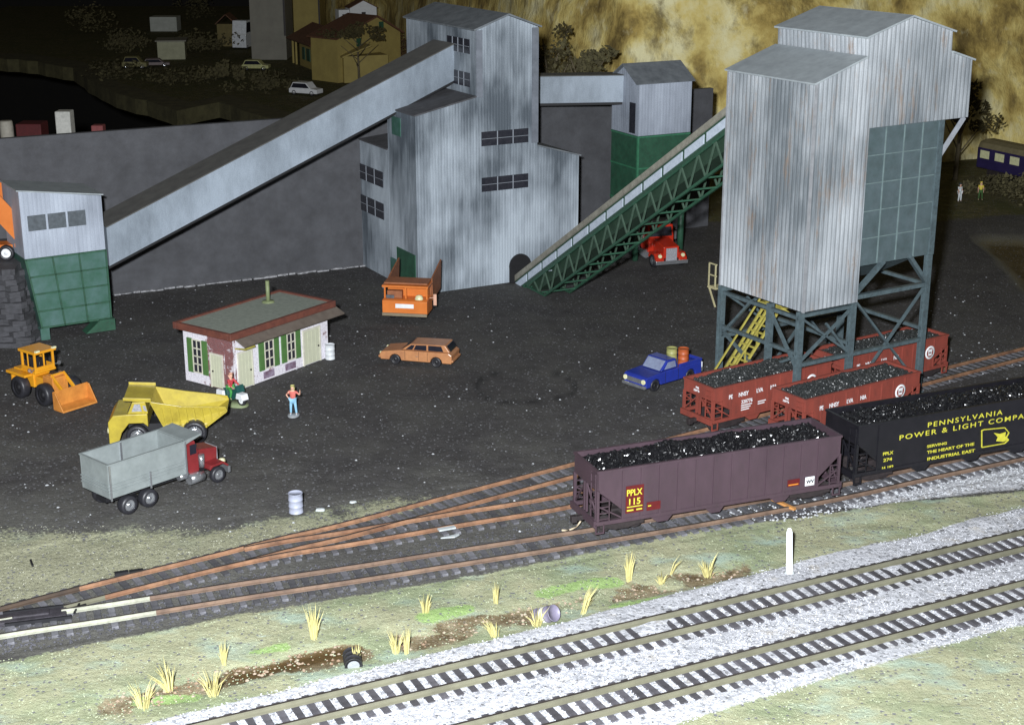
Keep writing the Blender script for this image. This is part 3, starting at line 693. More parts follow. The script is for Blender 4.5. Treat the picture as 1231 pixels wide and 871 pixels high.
# local +x points away right; the shed extends to local -x
MB().prism([(-5.45, 5.62), (-.02, 5.62), (-.02, 9.3), (-5.45, 10.15)], 0, 4.2, 'y').build('shed_wall', m_bin, S_)
roof_panel(S_, [(-5.6, -.1, 10.26), (.12, -.1, 9.42), (.12, 4.3, 9.42), (-5.6, 4.3, 10.26)], .09, m_rooflt)
gb = MB(); f0 = [(-5.42, 0, 5.6), (-.02, 0, 5.6), (-.02, 0, .75), (-4.75, 0, .75)]; f1 = [(x, 4.2, z) for x, _, z in f0]
gb.add(f0+f1, [(0, 1, 2, 3), (4, 5, 6, 7), (0, 1, 5, 4), (1, 2, 6, 5), (2, 3, 7, 6), (3, 0, 4, 7)]); gb.build('green_bin', m_greenfade, S_)
sm_ = MB()
for fx in (.0, .33, .66, 1): sm_.bar((-5.42+5.4*fx, -.03, 5.6), (-4.75+4.73*fx, -.03, .75), .12, .06)
for z in (5.55, 4.35, 3.15, 1.95, .8): sm_.bar((-5.42+(5.6-z)*.138, -.035, z), (-.02, -.035, z), .05, .12)
sm_.build('bin_seam', m_green, S_)
MB().bx((-.9, -.3, 0), (.15, .7, .8)).add([(-.9, -.3, 0), (-1.9, -.3, 0), (-.9, .7, 0), (-1.9, .7, 0), (-.9, -.3, .78), (-.9, .7, .78)], [(0, 1, 4), (2, 3, 5), (0, 1, 3, 2), (1, 4, 5, 3)]).build('foot', m_green, S_)
MB().bx((-4.9, -.1, -.05), (-4.3, .6, .76)).build('foot', m_greenfade, S_)
for i in range(3):
    window_part(S_, -5.03+i*1.33, -3.84+i*1.33, 7.45, 8.48, FRONT(0), 1, 1, m_glassg, m_white, .03)

# ---------------- gallery from bin to building
def gallery(name, label, A, Bp, hgt, wid, wallm, roofm, under=True):
    A, Bp = Vector(A), Vector(Bp); ang = math.atan2(Bp.y-A.y, Bp.x-A.x); L = math.hypot(Bp.x-A.x, Bp.y-A.y); dz = Bp.z-A.z
    t = thing(name, label, 'conveyor gallery', A, math.degrees(ang))
    MB().prism([(0, 0), (L, dz), (L, dz+hgt), (0, hgt)], 0, wid, 'y').build('gallery_wall', wallm, t)
    roof_panel(t, [(-.05, -.12, hgt+.03), (L, -.12, dz+hgt+.03), (L, wid+.12, dz+hgt+.03), (-.05, wid+.12, hgt+.03)], .07, roofm)
    MB().prism([(0, -.22), (L, dz-.22), (L, dz-.005), (0, -.005)], .1, wid-.1, 'y').build('underside_shade_strip', M('underside_shade', (.012, .012, .014), None, 3, .7), t)  # near-black strip paints the shade line under the gallery
    return t
cA = atd(134, 318.5, 101.4); u_ = Vector((math.cos(R(aM+90)), math.sin(R(aM+90)), 0)); Bx = K0+Vector((math.cos(R(aM)), math.sin(R(aM)), 0))*4.93
cB = Bx+u_*3.5; cB.z = 15.15
d_ = (cB-cA).normalized(); 
gallery('sloping_gallery', 'long sloping grey enclosed conveyor climbing from the windowed bin to the gabled building', cA-d_*.15, cB, 2.72, 3.0, m_conv, m_galroof)

# ---------------- transfer house at the back
L1 = at(762, 314); aH = 27
Q0 = thing('transfer_house', 'small gabled grey hut raised on a dark green bin and legs behind the truss conveyor', 'transfer house', L1, aH)
uR = onp(L1, aH, 832, 96); z_c = onp(L1, aH, 767, 164)[1]; z_e = onp(L1, aH, 768, 100.6)[1]; uL = onp(L1, aH+90, 734, 150); x0 = onp(L1, aH, 767, 164)[0]
zr = z_e+1.25; Dv = uL[0]; x0 = 0.1; x1 = uR[0]; y0 = 0
print('transfer', uR, z_c, z_e, uL, x1)
MB().prism([(y0, z_c), (Dv, z_c), (Dv, z_e), (Dv/2, zr), (y0, z_e)], x0, x1, 'x').build('hut_wall', m_bin, Q0)
roof_panel(Q0, [(x0-.35, -.2, z_e), (x1+.2, -.2, z_e), (x1+.2, Dv/2, zr+.1), (x0-.35, Dv/2, zr+.1)], .1, m_roof)
roof_panel(Q0, [(x0-.35, Dv+.2, z_e), (x1+.2, Dv+.2, z_e), (x1+.2, Dv/2+.02, zr+.1), (x0-.35, Dv/2+.02, zr+.1)], .1, m_roof)
window_part(Q0, .45, 1.3, z_e-4.0, z_e-1.6, LEFTF(x0), 1, 1)
MB().bx((x0, y0, 4.6), (x1-.05, Dv, z_c-.01)).build('green_bin', m_green, Q0)
sm_ = MB()
for z in (z_c-.1, z_c-2.6, 4.7): sm_.bx((x0-.05, -.05, z-.06), (x1, 0, z+.06)); sm_.bx((x0-.06, 0, z-.06), (x0, Dv, z+.06))
sm_.bx((x0-.07, -.07, 4.6), (x0+.09, .09, z_c)); sm_.build('bin_seam', M('green_rib', (.05, .20, .11), None, 3, .5), Q0)
for x in (.25, x1-.45):
    for y in (.25, Dv-.25): MB().tube((x, y, 0), (x, y, 4.7), .26, None, 12).build('leg', m_green, Q0)
MB().bar((.3, .25, 4.4), (1.8, .25, 3.4), .2).bar((x1-.5, .25, 3.2), (1.8, .25, 4.4), .2).bar((.25, .3, 4.3), (.25, Dv-.3, 4.3), .2).each('leg_brace', m_green, Q0)

# ---------------- level bridge between the two
bA = atd(648, 124.5, 117.5); 
for yy in (118, 121, 124, 127): 
    q = atd(740, 122.6, yy)
    if yy == 124: bB = q
ang_ = R(aH+90); 
# where the bridge meets the transfer house gable wall
e0 = onp(L1+Vector((math.cos(R(aH)), math.sin(R(aH)), 0))*x0, aH+90, 749, 122.8)
bB = L1+Vector((math.cos(R(aH)), math.sin(R(aH)), 0))*(x0+.0)+Vector((math.cos(ang_), math.sin(ang_), 0))*e0[0]; bB.z = e0[1]
print('bridge', bB, e0)
bA = None
for yy in np.arange(114, 126, .25):
    q = atd(648, 124.5, yy)
    if bA is None or abs(q.z-bB.z) < abs(bA.z-bB.z): bA = q
print('bridge A', bA)
gallery('level_gallery', 'short level grey conveyor bridge between the gabled building and the small raised hut', bA-(bB-bA).normalized()*1.2, bB, 1.95*1.1, 1.7, m_conv, m_galroof)

# ---------------- back wall
def back_wall():
    O = WA.copy(); t = thing('back_wall', 'long dark grey plain wall behind the coal yard buildings', 'wall', O, 26.7)
    MB().bx((-14, 0, -.3), (52.9, .55, 12.15)).build('wall_panel', m_wall, t, .04)
    m = MB(); random.seed(3); x = 0.0
    while x < 22:
        l = random.uniform(.3, 1.1); m.bx((x, -random.uniform(.18, .42), -.02), (x+l*.95, -.02, random.uniform(.03, .13))); x += l*random.uniform(.9, 1.2)
    m.build('pale_footing', m_concfoot, t)
back_wall()
MB()
# ---------------- truss conveyor
def truss():
    P0 = atd(625, 345, 112.6); 
    Lf = M0+Vector((math.cos(R(aT+90)), math.sin(R(aT+90)), 0))*4.6
    end = None
    A = Vector((0.45, 113.6, 0)); Bq = Vector((Lf.x+.05, Lf.y, 0))
    ang = math.degrees(math.atan2(Bq.y-A.y, Bq.x-A.x)); L = (Bq-A).length
    t = thing('truss_conveyor', 'green lattice conveyor with tan roof and pale vent panels climbing to the corrugated tower', 'truss conveyor', (A.x, A.y, 0), ang)
    ur = onp(A, ang, 872, 130); ul = onp(A, ang, 612, 337); lo = onp(A, ang, 868, 195)
    print('truss', L, ang, ur, ul, lo)
    z0, z1 = ul[1], ur[1]*1.0; s = (z1-z0)/(ur[0]-ul[0]); x0, x1 = ul[0], L-.55
    zt = lambda x: z0+s*(x-x0)
    W = 2.2      # local: near side is y = -? decide by camera
    toC = (CAMP-A); n = Vector((-math.sin(R(ang)), math.cos(R(ang)), 0)); sg = 1 if toC.dot(n) > 0 else -1
    yN, yF = sg*0.0, -sg*W
    y_in = lambda d: -sg*d
    def slab(name, za, zb, ya, yb, mat, xa=None, xb=None):
        xa = x0 if xa is None else xa; xb = x1 if xb is None else xb
        return MB().prism([(xa, zt(xa)-za), (xb, zt(xb)-za), (xb, zt(xb)-zb), (xa, zt(xa)-zb)], min(ya, yb), max(ya, yb), 'y').build(name, mat, t)
    rf = MB(); k = 7
    for i in range(k):
        a0, a1 = pi*i/k, pi*(i+1)/k
        p = [(-sg*(W/2)+math.cos(a)*(W/2+.12), math.sin(a)*.42-.42) for a in (a0, a1)]
        rf.add([(x0, p[0][0], zt(x0)+p[0][1]), (x1, p[0][0], zt(x1)+p[0][1]), (x1, p[1][0], zt(x1)+p[1][1]), (x0, p[1][0], zt(x0)+p[1][1])], [(0, 1, 2, 3)], True)
    rf.add([(x0, -sg*(W/2)+math.cos(pi*i/k)*(W/2+.12), zt(x0)+math.sin(pi*i/k)*.42-.42) for i in range(k+1)], [tuple(range(k+1))])
    rf.build('gallery_roof', m_tanpipe, t)
    slab('roof_curb', .0, .46, sg*.10, y_in(.0)+sg*.005, m_tanpipe)
    slab('side_beam', .40, 1.42, y_in(.0), y_in(.10), M('green_side_beam', (.035, .085, .055), None, 3, .5))
    slab('side_beam', .40, 1.42, y_in(W), y_in(W-.10), m_green)
    N = 13; a = x0+.9; pitch = (x1-a)/N
    for i in range(N):
        slab('vent_panel', .62, 1.18, sg*.06, y_in(-.0)+sg*.005, m_panel, a+i*pitch+.14, a+(i+1)*pitch-.14)
    slab('belt_trough', 1.44, 2.35, y_in(.35), y_in(W-.35), M('dark_green_trough', (.028, .06, .038), None, 2, .6))
    def chord(z, y, w=.16): 
        xe = x1; xs = x0+.3+max(0, 0)
        return ((xs, y, max(.1, zt(xs)-z)), (xe, y, zt(xe)-z))
    dep = 3.3
    xs = x0+dep/s*.25
    for y in (y_in(.05), y_in(W-.05)):
        m = MB(); m.bar((xs, y, .12), (x0+(dep+.1-z0)/s, y, .12), .14); 
        xlow = x0+(dep+.12-z0)/s
        m.bar((xlow, y, .12), (x1, y, zt(x1)-dep), .16); m.bar((x0+.2, y, zt(x0+.2)-1.5), (x1, y, zt(x1)-1.5), .14); m.bar((x0+.2, y, max(.1, zt(x0)-1.4)), (xs+.5, y, .1), .14)
        m.build('chord', m_green, t)
        m = MB(); nx_ = 17; p = (x1-x0-.6)/nx_
        for i in range(nx_):
            xa_, xb_, xm = x0+.5+i*p, x0+.5+(i+1)*p, x0+.5+(i+.5)*p
            bot = max(.12, zt(xm)-dep); m.bar((xa_, y, zt(xa_)-1.5), (xm, y, bot), .10); m.bar((xm, y, bot), (xb_, y, zt(xb_)-1.5), .10)
        m.build('lattice', M('green_lattice', (.07, .12, .085), None, 3, .5), t)
    m = MB()
    for i in range(18):
        xm = x0+.5+(i+.5)*p
        if xm > x1: break
        bot = max(.12, zt(xm)-dep); m.bar((xm, y_in(.05), bot), (xm, y_in(W-.05), bot), .10)
    m.each('cross_member', m_green, t)
    m = MB()
    for i in range(1, 6):
        xm = x0+1.2+i*.95; m.add([(xm, y_in(.3), .35+i*.33), (xm+.5, y_in(.3), .5+i*.33), (xm+.5, y_in(1.1), .5+i*.33), (xm, y_in(1.1), .35+i*.33), (xm, y_in(.3), .28+i*.33), (xm+.5, y_in(.3), .43+i*.33), (xm+.5, y_in(1.1), .43+i*.33), (xm, y_in(1.1), .28+i*.33)], [(0, 1, 2, 3), (4, 5, 6, 7), (0, 1, 5, 4), (2, 3, 7, 6), (1, 2, 6, 5), (0, 3, 7, 4)])
    m.each('pale_step', m_panel, t)
truss()

# ---------------- yard office
H0 = at(281, 471); HR = at(395, 429); aO = math.degrees(math.atan2(HR.y-H0.y, HR.x-H0.x)); LH = (HR-H0).length
H = thing('yard_office', 'small brick yard office under flaking whitewash with flat gritty roof and green shutters', 'office hut', H0, aO)
HL = onp(H0, aO+90, 215.5, 457); WH = 4.1
print('hut', aO, LH, HL)
HZ = 3.35
def wall_holes(parent): pass
MB().bx((0, 0, 0), (LH, WH, HZ)).build('wall', m_brickw, H)
MB().bx((.0, .0, -.02), (.001, .001, 0)) 
rf = MB(); ov = .42
rf.bx((-ov, -ov, HZ), (LH+ov, -ov+.26, HZ+.42)); rf.bx((-ov, WH+ov-.26, HZ), (LH+ov, WH+ov, HZ+.42)); rf.bx((-ov, -ov+.26, HZ), (-ov+.26, WH+ov-.26, HZ+.42)); rf.bx((LH+ov-.26, -ov+.26, HZ), (LH+ov, WH+ov-.26, HZ+.42))
rfo = rf.build('fascia', m_fascia, H, .03); MB().bx((-ov+.265, -ov+.265, HZ+.02), (LH+ov-.265, WH+ov-.265, HZ+.32)).build('roof', m_deck, H)
sx, sy = 6.5, 3.1
ro = MB().tube((sx, sy, HZ+.32), (sx, sy, HZ+1.75), .13).lathe([(.42, HZ+.33), (.38, HZ+.42), (.15, HZ+.45)], 14, Matrix.Translation((sx, sy, 0))).build('stove_pipe', m_stack, H)
roof_panel(H, [(.3, -.85, 2.93), (LH+.75, -.85, 2.93), (LH+.75, -.02, 3.32), (.3, -.02, 3.32)], .09, m_awn, 'awning')
MB().bx((.32, -.83, 2.70), (1.2, -.76, 2.80)).bar((.35, -.8, 2.75), (.35, 0, 2.65), .08).each('awning_bracket', m_yellowrail, H)
def hdoor(face, u0, u1, z1):
    d = .04
    def b(ua, ub, za, zb, w0, w1): 
        P = [face(u, w, z) for u in (ua, ub) for w in (w0, w1) for z in (za, zb)]; m = MB()
        m.add(P, [(0, 1, 3, 2), (4, 6, 7, 5), (0, 4, 5, 1), (2, 3, 7, 6), (0, 2, 6, 4), (1, 5, 7, 3)]); return m
    dm_ = b(u0+.1, u1-.1, .05, z1-.1, -.01, .05)
    for k in range(1, 4): dm_.add(*[q for q in (b(u0+.1+(u1-u0-.2)*k/4-.012, u0+.1+(u1-u0-.2)*k/4+.012, .1, z1-.15, .05, .062).v, [(0, 1, 3, 2), (4, 6, 7, 5), (0, 4, 5, 1), (2, 3, 7, 6), (0, 2, 6, 4), (1, 5, 7, 3)])])
    do = dm_.build('door', m_door, H)
    f = b(u0, u0+.1, .0, z1, 0, .08); 
    for q in (b(u1-.1, u1, 0, z1, 0, .08), b(u0+.1, u1-.1, z1-.1, z1, 0, .08)): f.add(q.v, q.f)
    f.build('door_frame', M('pale_cream_frame', (.68, .66, .55), None, 3, .6), do)
    b(u1-.28, u1-.2, 1.0, 1.1, .05, .11).build('handle', m_truckdk, do)
    return do
def hwin(face, u0, u1, z0, z1, sw=.42, n=2, m=3):
    window_part(H, u0, u1, z0, z1, face, n, m, m_glass, M('cream_sash', (.70, .68, .55), None, 3, .6), .05, True)
    for a, b_ in ((u0-.08-sw, u0-.08), (u1+.08, u1+.08+sw)):
        mm = MB(); P = [face(u, w, z) for u in (a, b_) for w in (-.01, .08) for z in (z0-.1, z1+.08)]
        mm.add(P, [(0, 1, 3, 2), (4, 6, 7, 5), (0, 4, 5, 1), (2, 3, 7, 6), (0, 2, 6, 4), (1, 5, 7, 3)])
        for k in range(9):
            z = z0+(z1-z0)*(k+.3)/9; P = [face(u, w, zz) for u in (a+.05, b_-.05) for w in (.08, .1) for zz in (z, z+.09)]; mm.add(P, [(0, 1, 3, 2), (4, 6, 7, 5), (0, 4, 5, 1), (2, 3, 7, 6), (0, 2, 6, 4), (1, 5, 7, 3)])
        mm.build('shutter', m_shutter, H)
fF, fL = FRONT(0), LEFTF(0)
hdoor(fF, .42, 1.72, 2.35); hdoor(fF, 6.2, 7.85, 2.35); hdoor(fL, .75, 1.85, 2.2)
hwin(fF, 2.78, 3.5, .80, 2.45, .44); hwin(fF, 4.78, 5.45, .80, 2.45, .44); hwin(fL, 2.55, 3.25, .75, 2.75, .42, 2, 4)
pp = MB()
for u in (2.6, 4.55): pp.bx((u, -.03, .12), (u+.95, 0.02, .56))
pp.each('bare_brick_patch', M('dark_plum_brick', (.10, .04, .07), (.30, .25, .33), 2.2, .9), H)
# ================================================================== ROLLING STOCK
RT = .20      # rail top
def wheelset(mb_w, x, r, g=GA):
    for y in (-g/2, g/2): mb_w.tube((x, y-.06, r), (x, y+.06, r), r, None, 16)
    mb_w.tube((x, -g/2, r), (x, g/2, r), .07, None, 8)
def hopper(name, label, O, ang, L, W, zs, zt, mat, nrib, chutes, oe=1.25, ow=1.5, group=None, scale_w=.42):
    t = thing(name, label, 'hopper car', (O.x, O.y, RT), ang, group); h = L/2; w = W/2
    th = .06
    # side sheets with the cut-away ends
    side = [(-h, zt), (h, zt), (h, zt-(zt-zs)*.38), (h-oe, zs+.45), (h-oe, zs-.02), (-h+oe, zs-.02), (-h+oe, zs+.45), (-h, zt-(zt-zs)*.38)]
    b = MB(); b.prism(side, -w, -w+th, 'y'); b.prism(side, w-th, w, 'y')
    # end and slope sheets
    ze = zt-(zt-zs)*.38
    for s in (-1, 1):
        b.bx((s*h-.03, -w+th, ze), (s*h+.03, w-th, zt-.01))
        P = [(s*h, -w+th, ze), (s*h, w-th, ze), (s*(h-oe-.9), w-th, zs-.02), (s*(h-oe-.9), -w+th, zs-.02)]
        b.add(P+[(x, y, z-.05) for x, y, z in P], [(0, 1, 2, 3), (7, 6, 5, 4), (0, 4, 5, 1), (2, 6, 7, 3), (0, 3, 7, 4), (1, 5, 6, 2)])
    b.bx((-h+oe+.8, -w+th, zs-.02), (h-oe-.8, w-th, zs+.04)); body = b.build('body', mat, t)
    c = MB()
    for y in (-w-.04, w+.04-.14): c.bx((-h-.05, y, zt-.06), (h+.05, y+.14, zt+.05))
    for s in (-1, 1): c.bx((s*h-.07, -w, zt-.055), (s*h+.07, w, zt+.045))
    c.build('top_chord', mat, t)
    c = MB()
    for y in (-w-.03, w-.10): c.bx((-h-.15, y, zs-.17), (h+.15, y+.13, zs+.02))
    for s in (-1, 1): c.bx((s*(h+.15)-.06, -w, zs-.25), (s*(h+.15)+.06, w, zs+.08)); c.bx((s*(h+.02)-.05, -.18, zs+.08), (s*(h+.02)+.05, -.06, ze)); c.bx((s*(h+.02)-.05, .06, zs+.08), (s*(h+.02)+.05, .18, ze))
    c.build('sill', mat, t)
    xs = [-h+oe+(2*h-2*oe)*k/(nrib-1) for k in range(nrib)]
    for x in xs:
        m = MB(); m.bx((x-.045, -w-.05, zs), (x+.045, -w-.001, zt-.06)); m.bx((x-.045, w+.001, zs), (x+.045, w+.05, zt-.06)); m.each('rib', mat, t)
    for s in (-1, 1):
        m = MB()
        for y in (-w+.06, w-.06): m.bx((s*h-.07, y-.06, zs), (s*h+.07, y+.06, ze+.02))
        m.bar((s*(h-.02), -w+.1, zs+.1), (s*(h-.02), 0, ze), .07); m.bar((s*(h-.02), w-.1, zs+.1), (s*(h-.02), 0, ze), .07)
        m.bar((s*(h-oe), -w+.05, zs+.05), (s*(h-.08), -w+.05, zs+.75), .07); m.bar((s*(h-oe), w-.05, zs+.05), (s*(h-.08), w-.05, zs+.75), .07)
        m.build('end_post', mat, t)
        m = MB(); k = 6
        yl = -w+.10 if s < 0 else w-.65
        for i in range(k): z = zs+.12+(zt-zs-.3)*i/(k-1); m.bar((s*(h+.12), yl, z), (s*(h+.12), yl+.5, z), .05)
        for y in (yl, yl+.5): m.bar((s*(h+.1), y, zs), (s*(h+.1), y, zt-.12), .05)
        m.build('ladder', mat, t); m = MB()
        for y0 in (-w-.04, w+.04):
            for i in range(4): z = zs+.15+.3*i; m.bar((s*(h-.55), y0, z), (s*(h-.06), y0, z), .05)
            m.bar((s*(h-.55), y0, zs), (s*(h-.55), y0, zs+1.1), .05); m.build('grab_iron', mat, t); m = MB()
        m = MB(); m.bar((s*(h-.3), -w, zs-.1), (s*(h-.3), -w, zs-.55), .06).bar((s*(h+.1), -w, zs-.1), (s*(h+.1), -w, zs-.55), .06).bar((s*(h-.33), -w, zs-.55), (s*(h+.13), -w, zs-.55), .07); m.build('stirrup_step', mat, t)
        m = MB(); m.bx((s*(h+.15)-.0*s, -.12, zs-.35), (s*(h+.55), .12, zs-.12)); m.bx((s*(h+.5), -.16, zs-.42), (s*(h+.78), .10, zs-.08)); m.build('coupler', m_truckdk, t, .02)
    # chutes
    for x, wd in chutes:
        m = MB(); m.prism([(x-wd/2, zs+.02), (x+wd/2, zs+.02), (x+.22*wd, zs-.52), (x-.10*wd, zs-.52)], -w+.12, w-.12, 'y'); m.build('chute', mat, t)
    m = MB().bx((-h+oe, -.15, zs-.3), (h-oe, .15, zs)); m.build('centre_sill', m_truckdk, t)
    # trucks
    for s in (-1, 1):
        x0 = s*(h-oe-.15); r = scale_w
        m = MB()
        for y in (-1.0, 1.0):
            m.prism([(x0-1.15, r+.22), (x0-1.15, r-.10), (x0-.75, r-.12), (x0-.35, r-.24), (x0+.35, r-.24), (x0+.75, r-.12), (x0+1.15, r-.10), (x0+1.15, r+.22), (x0+.45, r+.34), (x0-.45, r+.34)], y-.07, y+.07, 'y')
        m.bx((x0-.2, -1.05, r), (x0+.2, 1.05, r+.28)); tr = m.build('bogie', m_truckdk, t)
        for dx in (-.82, .82):
            q = MB(); wheelset(q, x0+dx, r); q.build('wheelset', m_truckdk, tr)
    return t
def coal(label, O, ang, L, W, z, mat, n, sz, hump, seed, group=None):
    random.seed(seed); m = MB(); nxx, nyy = 40, 12; h, w = L/2, W/2
    def H(x, y):
        f = max(0, 1-(abs(x)/h)**3)*max(0, 1-(abs(y)/w)**2.2)
        return f*hump*(1+.25*math.sin(x*1.7+seed)+.18*math.sin(x*3.9+seed*2))+.02
    vs = [(-h+2*h*i/nxx, -w+2*w*j/nyy, H(-h+2*h*i/nxx, -w+2*w*j/nyy)) for j in range(nyy+1) for i in range(nxx+1)]
    m.add(vs, [(j*(nxx+1)+i, j*(nxx+1)+i+1, (j+1)*(nxx+1)+i+1, (j+1)*(nxx+1)+i) for j in range(nyy) for i in range(nxx)])
    ico = bmesh.new(); bmesh.ops.create_icosphere(ico, subdivisions=1, radius=1); iv = [v.co.copy() for v in ico.verts]; jf = [[v.index for v in f.verts] for f in ico.faces]; ico.free()
    for k in range(n):
        x = random.uniform(-h, h); y = random.uniform(-w, w); s = sz*random.uniform(.5, 1.25)
        Q = Matrix.Translation((x, y, H(x, y)+s*.25)) @ Matrix.Rotation(random.uniform(0, 6.3), 4, (random.random()+.1, random.random(), random.random())) @ Matrix.Diagonal((s, s*random.uniform(.6, 1), s*random.uniform(.45, .8), 1))
        m.add([v*random.uniform(.78, 1.15) for v in iv], jf, False, Q)
    o = m.build('coal_load', mat, None); o.location = (O.x, O.y, z); o.rotation_euler = (0, 0, R(ang))
    tag(o, label, 'coal load', group); return o
def side_text(t, s, u, z, size, mat, w, sx=1, sp=1.0, bold=.012, h=0, name='lettering'):
    return text(s, name, mat, t, (u-h, -w-.058, z), size, (pi/2, 0, 0), sx, sp, bold)
def side_box(t, name, u, z, du, dz, mat, w, h=0, proud=.056):
    return MB().bx((u-h, -w-proud, z), (u-h+du, -w-proud+.02, z+dz)).build(name, mat, t)

# purple-brown car: near side foot measured on the rail
a1 = 21.5; P = at(682.8+38, 633, RT+1.0)     # near left sill corner
L_, W_ = 13.1, 2.75
ux = Vector((math.cos(R(a1)), math.sin(R(a1)), 0)); uy = Vector((-ux.y, ux.x, 0))
O = at(721, 628, RT+.8); O = O+ux*(L_/2-.1)+uy*(W_/2)
br = hopper('hopper_car', 'purple brown open hopper car heaped with shiny coal, nearest the camera', O, a1, L_, W_, .82, 3.33, m_brown, 12, [(-3.2, 1.7), (-.35, 1.5), (3.25, 1.7)])
hh = L_/2; ww = W_/2
side_box(br, 'data_panel', 2.02-.62, 1.08, .92, 1.36, m_redpl, ww, hh)
text('PPLX', 'lettering', m_yletter, br, (1.42-hh, -ww-.075, 1.96), .44, (pi/2, 0, 0), .82, 1.0, .02)
text('115', 'lettering', m_yletter, br, (1.48-hh, -ww-.075, 1.50), .44, (pi/2, 0, 0), 1.0, 1.05, .02)
side_box(br, 'yellow_line', 1.46, 1.36, .8, .05, m_yletter, ww, hh, .07); side_box(br, 'yellow_line', 1.46, 1.18, .34, .07, m_yletter, ww, hh, .07); side_box(br, 'yellow_line', 1.95, 1.18, .3, .07, m_yletter, ww, hh, .07)
side_box(br, 'red_plate', 2.5, 1.05, .72, .42, m_redpl, ww, hh); side_box(br, 'plate_mark', 2.56, 1.26, .16, .06, m_yletter, ww, hh, .07)
side_box(br, 'red_plate', 10.15, 1.1, .68, .36, m_redpl, ww, hh); side_box(br, 'plate_mark', 10.2, 1.16, .55, .06, M('orange_mark', (.7, .25, .03), None, 3, .6), ww, hh, .07)
side_box(br, 'white_plate', 11.15, 1.0, .52, .46, m_white, ww, hh); text('WV', 'lettering', m_black, br, (11.2-hh, -ww-.075, 1.13), .26, (pi/2, 0, 0), 1, 1, .03)
coal('heaped shiny black coal in the purple brown hopper car', O, a1, L_-.5, W_-.3, RT+3.05, m_coal, 2300, .14, .38, 5)
# black car
a2 = 24.2; ux = Vector((math.cos(R(a2)), math.sin(R(a2)), 0)); uy = Vector((-ux.y, ux.x, 0)); L2, W2 = 14.2, 2.8
C0 = at(1033, 512+2, RT+3.3); O2 = C0+ux*(L2/2)+uy*(W2/2); O2.z = 0
bk = hopper('hopper_car', 'black hopper car with yellow lettering, cut by the right edge', O2, a2, L2, W2, .82, 3.35, m_black, 2, [(-3.0, 1.8), (0.3, 1.8), (3.4, 1.8)])
def pix_u(x, y): q = onp((C0.x, C0.y, 0), a2, x, y); return q[0]-L2/2, q[1]-RT
def ptext(s, x0, y0, x1, y1, size, bold=.015, sp=1.0, z=None):
    u0, z0 = pix_u(x0, y0); u1, z1 = pix_u(x1, y1)
    o = text(s, 'lettering', m_yletter, bk, (u0, -W2/2-.012, z0), size, (pi/2, 0, 0), 1, sp, bold)
    wd = max(v.co.x for v in o.data.vertices); o.scale.x = (u1-u0)/wd; return o
Zk = lambda x, y: (1000+x/5.33, 440+y/5.33)
ptext('PENNSYLVANIA', *Zk(610, 392), *Zk(1092, 302), .38, .006, 1.3)
ptext('POWER & LIGHT COMPANY', *Zk(428, 474), *Zk(1320, 325), .38, .006, 1.3)
ptext('PPLX', *Zk(325, 572), *Zk(392, 562), .24, .02); ptext('274', *Zk(328, 612), *Zk(384, 602), .24, .02); ptext('16 182', *Zk(315, 665), *Zk(392, 652), .24, .02)
ptext('SERVING', *Zk(608, 522), *Zk(735, 500), .20, .025); ptext('THE HEART OF THE', *Zk(608, 560), *Zk(910, 508), .22, .025); ptext('INDUSTRIAL EAST', *Zk(608, 604), *Zk(915, 548), .24, .025)
def logo():
    m = MB(); pts = [Zk(958, 410), Zk(975, 404), Zk(1105, 392), Zk(1132, 425), Zk(1115, 455), Zk(1130, 470), Zk(1105, 492), Zk(958, 518)]
    q = [pix_u(*p) for p in pts]; y = -W2/2-.03
    for a, b_ in zip(q, q[1:]+q[:1]): m.bar((a[0], y, a[1]), (b_[0], y, b_[1]), .045)
    m.build('state_outline', m_yletter, bk)
    pts = [Zk(1035, 425), Zk(1075, 432), Zk(1112, 420), Zk(1108, 445), Zk(1128, 470), Zk(1095, 482), Zk(1052, 478), Zk(1062, 455)]; q = [pix_u(*p) for p in pts]
    MB().prism([(a, b_) for a, b_ in q], y-.01, y+.02, 'y').build('service_area_mark', m_yletter, bk)
logo()
coal('low heap of shiny black coal in the black hopper car with yellow lettering', O2, a2, L2-.4, W2-.3, RT+3.02, m_coal, 2300, .14, .30, 9)
for u in (-3.0, 1.7): MB().bx((u-.05, -W2/2+.1, 3.05), (u+.05, W2/2-.1, 3.3)).build('cross_tie', m_black, bk)
